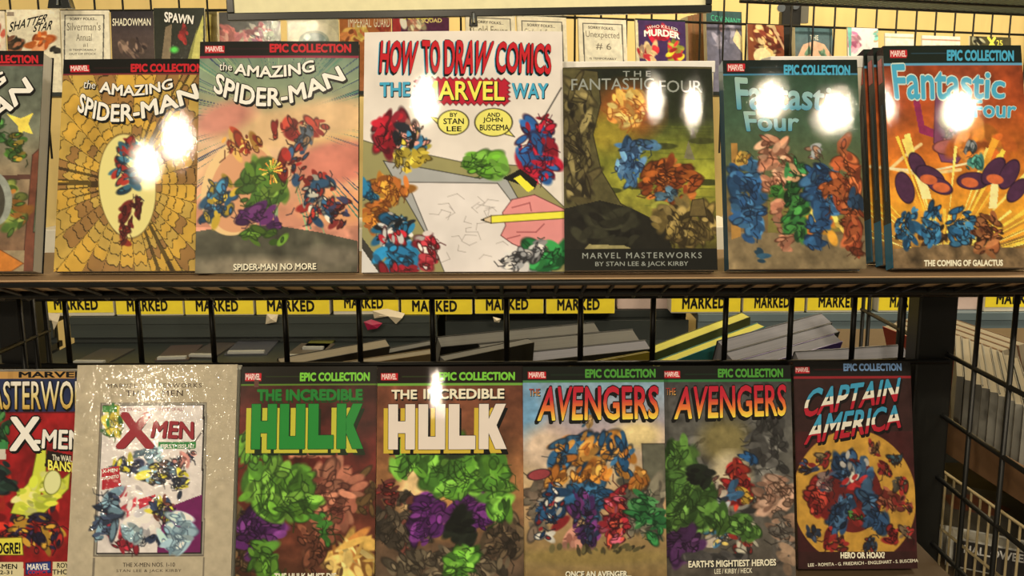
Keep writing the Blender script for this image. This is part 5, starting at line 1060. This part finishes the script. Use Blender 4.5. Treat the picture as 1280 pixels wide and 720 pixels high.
back_comic('bright white bagged comic with pink patches', 1062, 1106, 35, flat(('fill', (240, 226, 216)), ('cluster', 1069, 52, 6, 18, [(220, 120, 150), (230, 160, 170)], 24, 3, 6), ('poly', [(1062, 35), (1068, 35), (1064, 75), (1062, 75)], (120, 180, 160)), ('cluster', 1104, 44, 4, 8, [(120, 180, 160), (230, 190, 140)], 10, 2, 4)), seed=46)
back_comic('white backing card left of the dark X-lettered comic, nearer the pink one', 1109, 1151, 42, flat(('fill', (240, 230, 200)), ('band', 46, 48, (190, 180, 140))), seed=47, cat='card', name='stock_card')
back_comic('white backing card immediately left of the dark X-lettered comic', 1154, 1211, 45, flat(('fill', (240, 230, 200)), ('band', 49, 51, (200, 150, 120))), seed=48, cat='card', name='stock_card')
back_comic('dark bagged comic with a yellow X at the far right of the back rack', 1213, 1276, 46, flat(('fill', (84, 76, 50)), ('cluster', 1225, 52, 8, 6, [(180, 170, 130), (60, 56, 44)], 12, 2, 5)), [('X', *box_quad(1239, 47, 1252, 60), SIMPLE(YELI, .06)), ('25', *box_quad(1253, 50, 1262, 57), SIMPLE(YELI, .02))], seed=49)
# cartons of spare copies that the fifth and sixth books lean on
def backing(label, x0, x1, y0, y1, Y):
    A, B = P(x0, y0, Y), P(x1, y0, Y); r = empty('cream_carton', Matrix.Translation((A.x, Y, ZT)), label, 'carton')
    W = B.x - A.x; H = A.z - ZT
    mb = MB(); mb.box(0, W, 0, .04, .0005, H); mb.build('carton_body', WCARD2, r, .002)
    mb = MB(); mb.box(-.001, W + .001, -.001, .041, H - .012, H + .0005); mb.build('folded_rim', mat('lit_cream_rim', (255, 246, 214), .5), r, .001)  # rim colour lightened to carry the bright light on this edge
backing('cream carton edge showing above the dark olive paperback', 703, 893, 77.5, 90, 1.035)
backing('cream carton edge showing above the right half of the green paperback', 964, 1084, 71, 84, 1.045)
# white sign with black frame, black clips, upper post and wire shelf
YS = 2.35
A, B = P(284, 26, YS), P(890, 15.5, YS); d = (B - A); L = d.length; an = math.atan2(d.z, d.x)
sg = empty('framed_sign', Matrix.Translation(A) @ Matrix.Rotation(-an, 4, 'Y'), 'large white sign board in a black frame, cut off by the top edge', 'sign')
k = depth(A) / F
mb = MB(); mb.box(0.01, L - .01, 0.004, .012, .01, .36); mb.build('white_panel', mat('white_sign_panel', (236, 220, 170), .5), sg)
FRM = mat('black_gloss_frame', (24, 26, 22), .22, .8)
for nm, b in (('frame_bottom', (0, L, 0, .02, 0, 9.5 * k)), ('frame_top', (0, L, 0, .02, .36, .36 + 9.5 * k)), ('frame_side', (0, 9.5 * k, 0, .02, 9.5 * k, .36)), ('frame_side', (L - 8 * k, L, 0, .02, 9.5 * k, .36))):
    mb = MB(); mb.box(*b); mb.build(nm, FRM, sg, .002)
for x in (.2, L - .2):
    mb = MB(); mb.rod((x, .01, .37), (x, .01, 4.4 - A.z - .01), .002, 6); mb.build('hanger_wire', BLACK_METAL, sg)
def clip(label, px, y0, y1, wpx, Y):
    c = P(px, y1, Y); h = (y1 - y0) * depth(c) / F; w_ = wpx * depth(c) / F / 2
    r = empty('black_clip', Matrix.Translation(c), label, 'clip')
    mb = MB(); mb.prism([(-w_, 0), (w_, 0), (w_ * .7, h), (-w_ * .7, h)], -.015, .015); mb.build('jaw', FRM, r, .002)
    mb = MB(); mb.rod((0, -.016, h * .8), (0, -.024, h * .2), .004, 8); mb.build('chrome_lever', mat('chrome', (200, 200, 196), .15, 0, 1.0), r)
clip('black clip with chrome lever over a white card below the sign', 592, 15, 34, 11, 2.365)
clip('dark clamp on the back rack above the second comic from left', 77, -8, 11, 30, 2.86)
up = empty('upper_post', Matrix.Translation(P(988, 40, 3.44)), 'black upright with chrome fittings between two comics at the upper right', 'post'); 
k = 3.44 / F
mb = MB(); mb.box(-13 * k, 10 * k, -.02, .02, -P(988, 40, 3.44).z, .5); mb.build('upright', BLACK_METAL, up, .003)
mb = MB(); mb.box(10 * k, 20 * k, -.01, .015, .03, .12); mb.build('bracket', mat('grey_bracket', (90, 84, 70), .4), up)
for x, z in ((-15, 27), (2, 30)):
    mb = MB(); mb.rod((x * k, -.03, z * k), (x * k, -.02, z * k), 5 * k, 10); mb.build('chrome_fitting', mat('chrome', (200, 200, 196), .15, 0, 1.0), up)
# overhead wire shelf at the upper right
C0, C1 = P(925, 0, 2.9), P(1290, 24, 3.3)
C1.z = C0.z
ws = empty('overhead_wire_shelf', Matrix.Translation(C0), 'black wire mesh shelf overhead at the upper right corner', 'shelf')
d = Vector((C1.x - C0.x, C1.y - C0.y, 0)); d.z = 0; n = Vector((d.y, -d.x, 0)).normalized() * -1
mb = MB(); 
for i in range(40): 
    p = d * (i / 39); mb.rod(p, p - n * .34, .0028, 6)
MESHM = mat('grey_green_wire', (92, 96, 74), .4)
mb.build('mesh_wires', MESHM, ws)
for t in (0, .17, .34):
    mb = MB(); mb.rod(-n * t + Vector((0, 0, -.004)), d - n * t + Vector((0, 0, -.004)), .005, 6); mb.build('cross_rod', BLACK_METAL, ws)
mb = MB()
for i in range(22): mb.rod(-n * (.34 * i / 21) + Vector((0, 0, .003)), d - n * (.34 * i / 21) + Vector((0, 0, .003)), .0016, 5)
mb.build('fine_mesh', MESHM, ws)
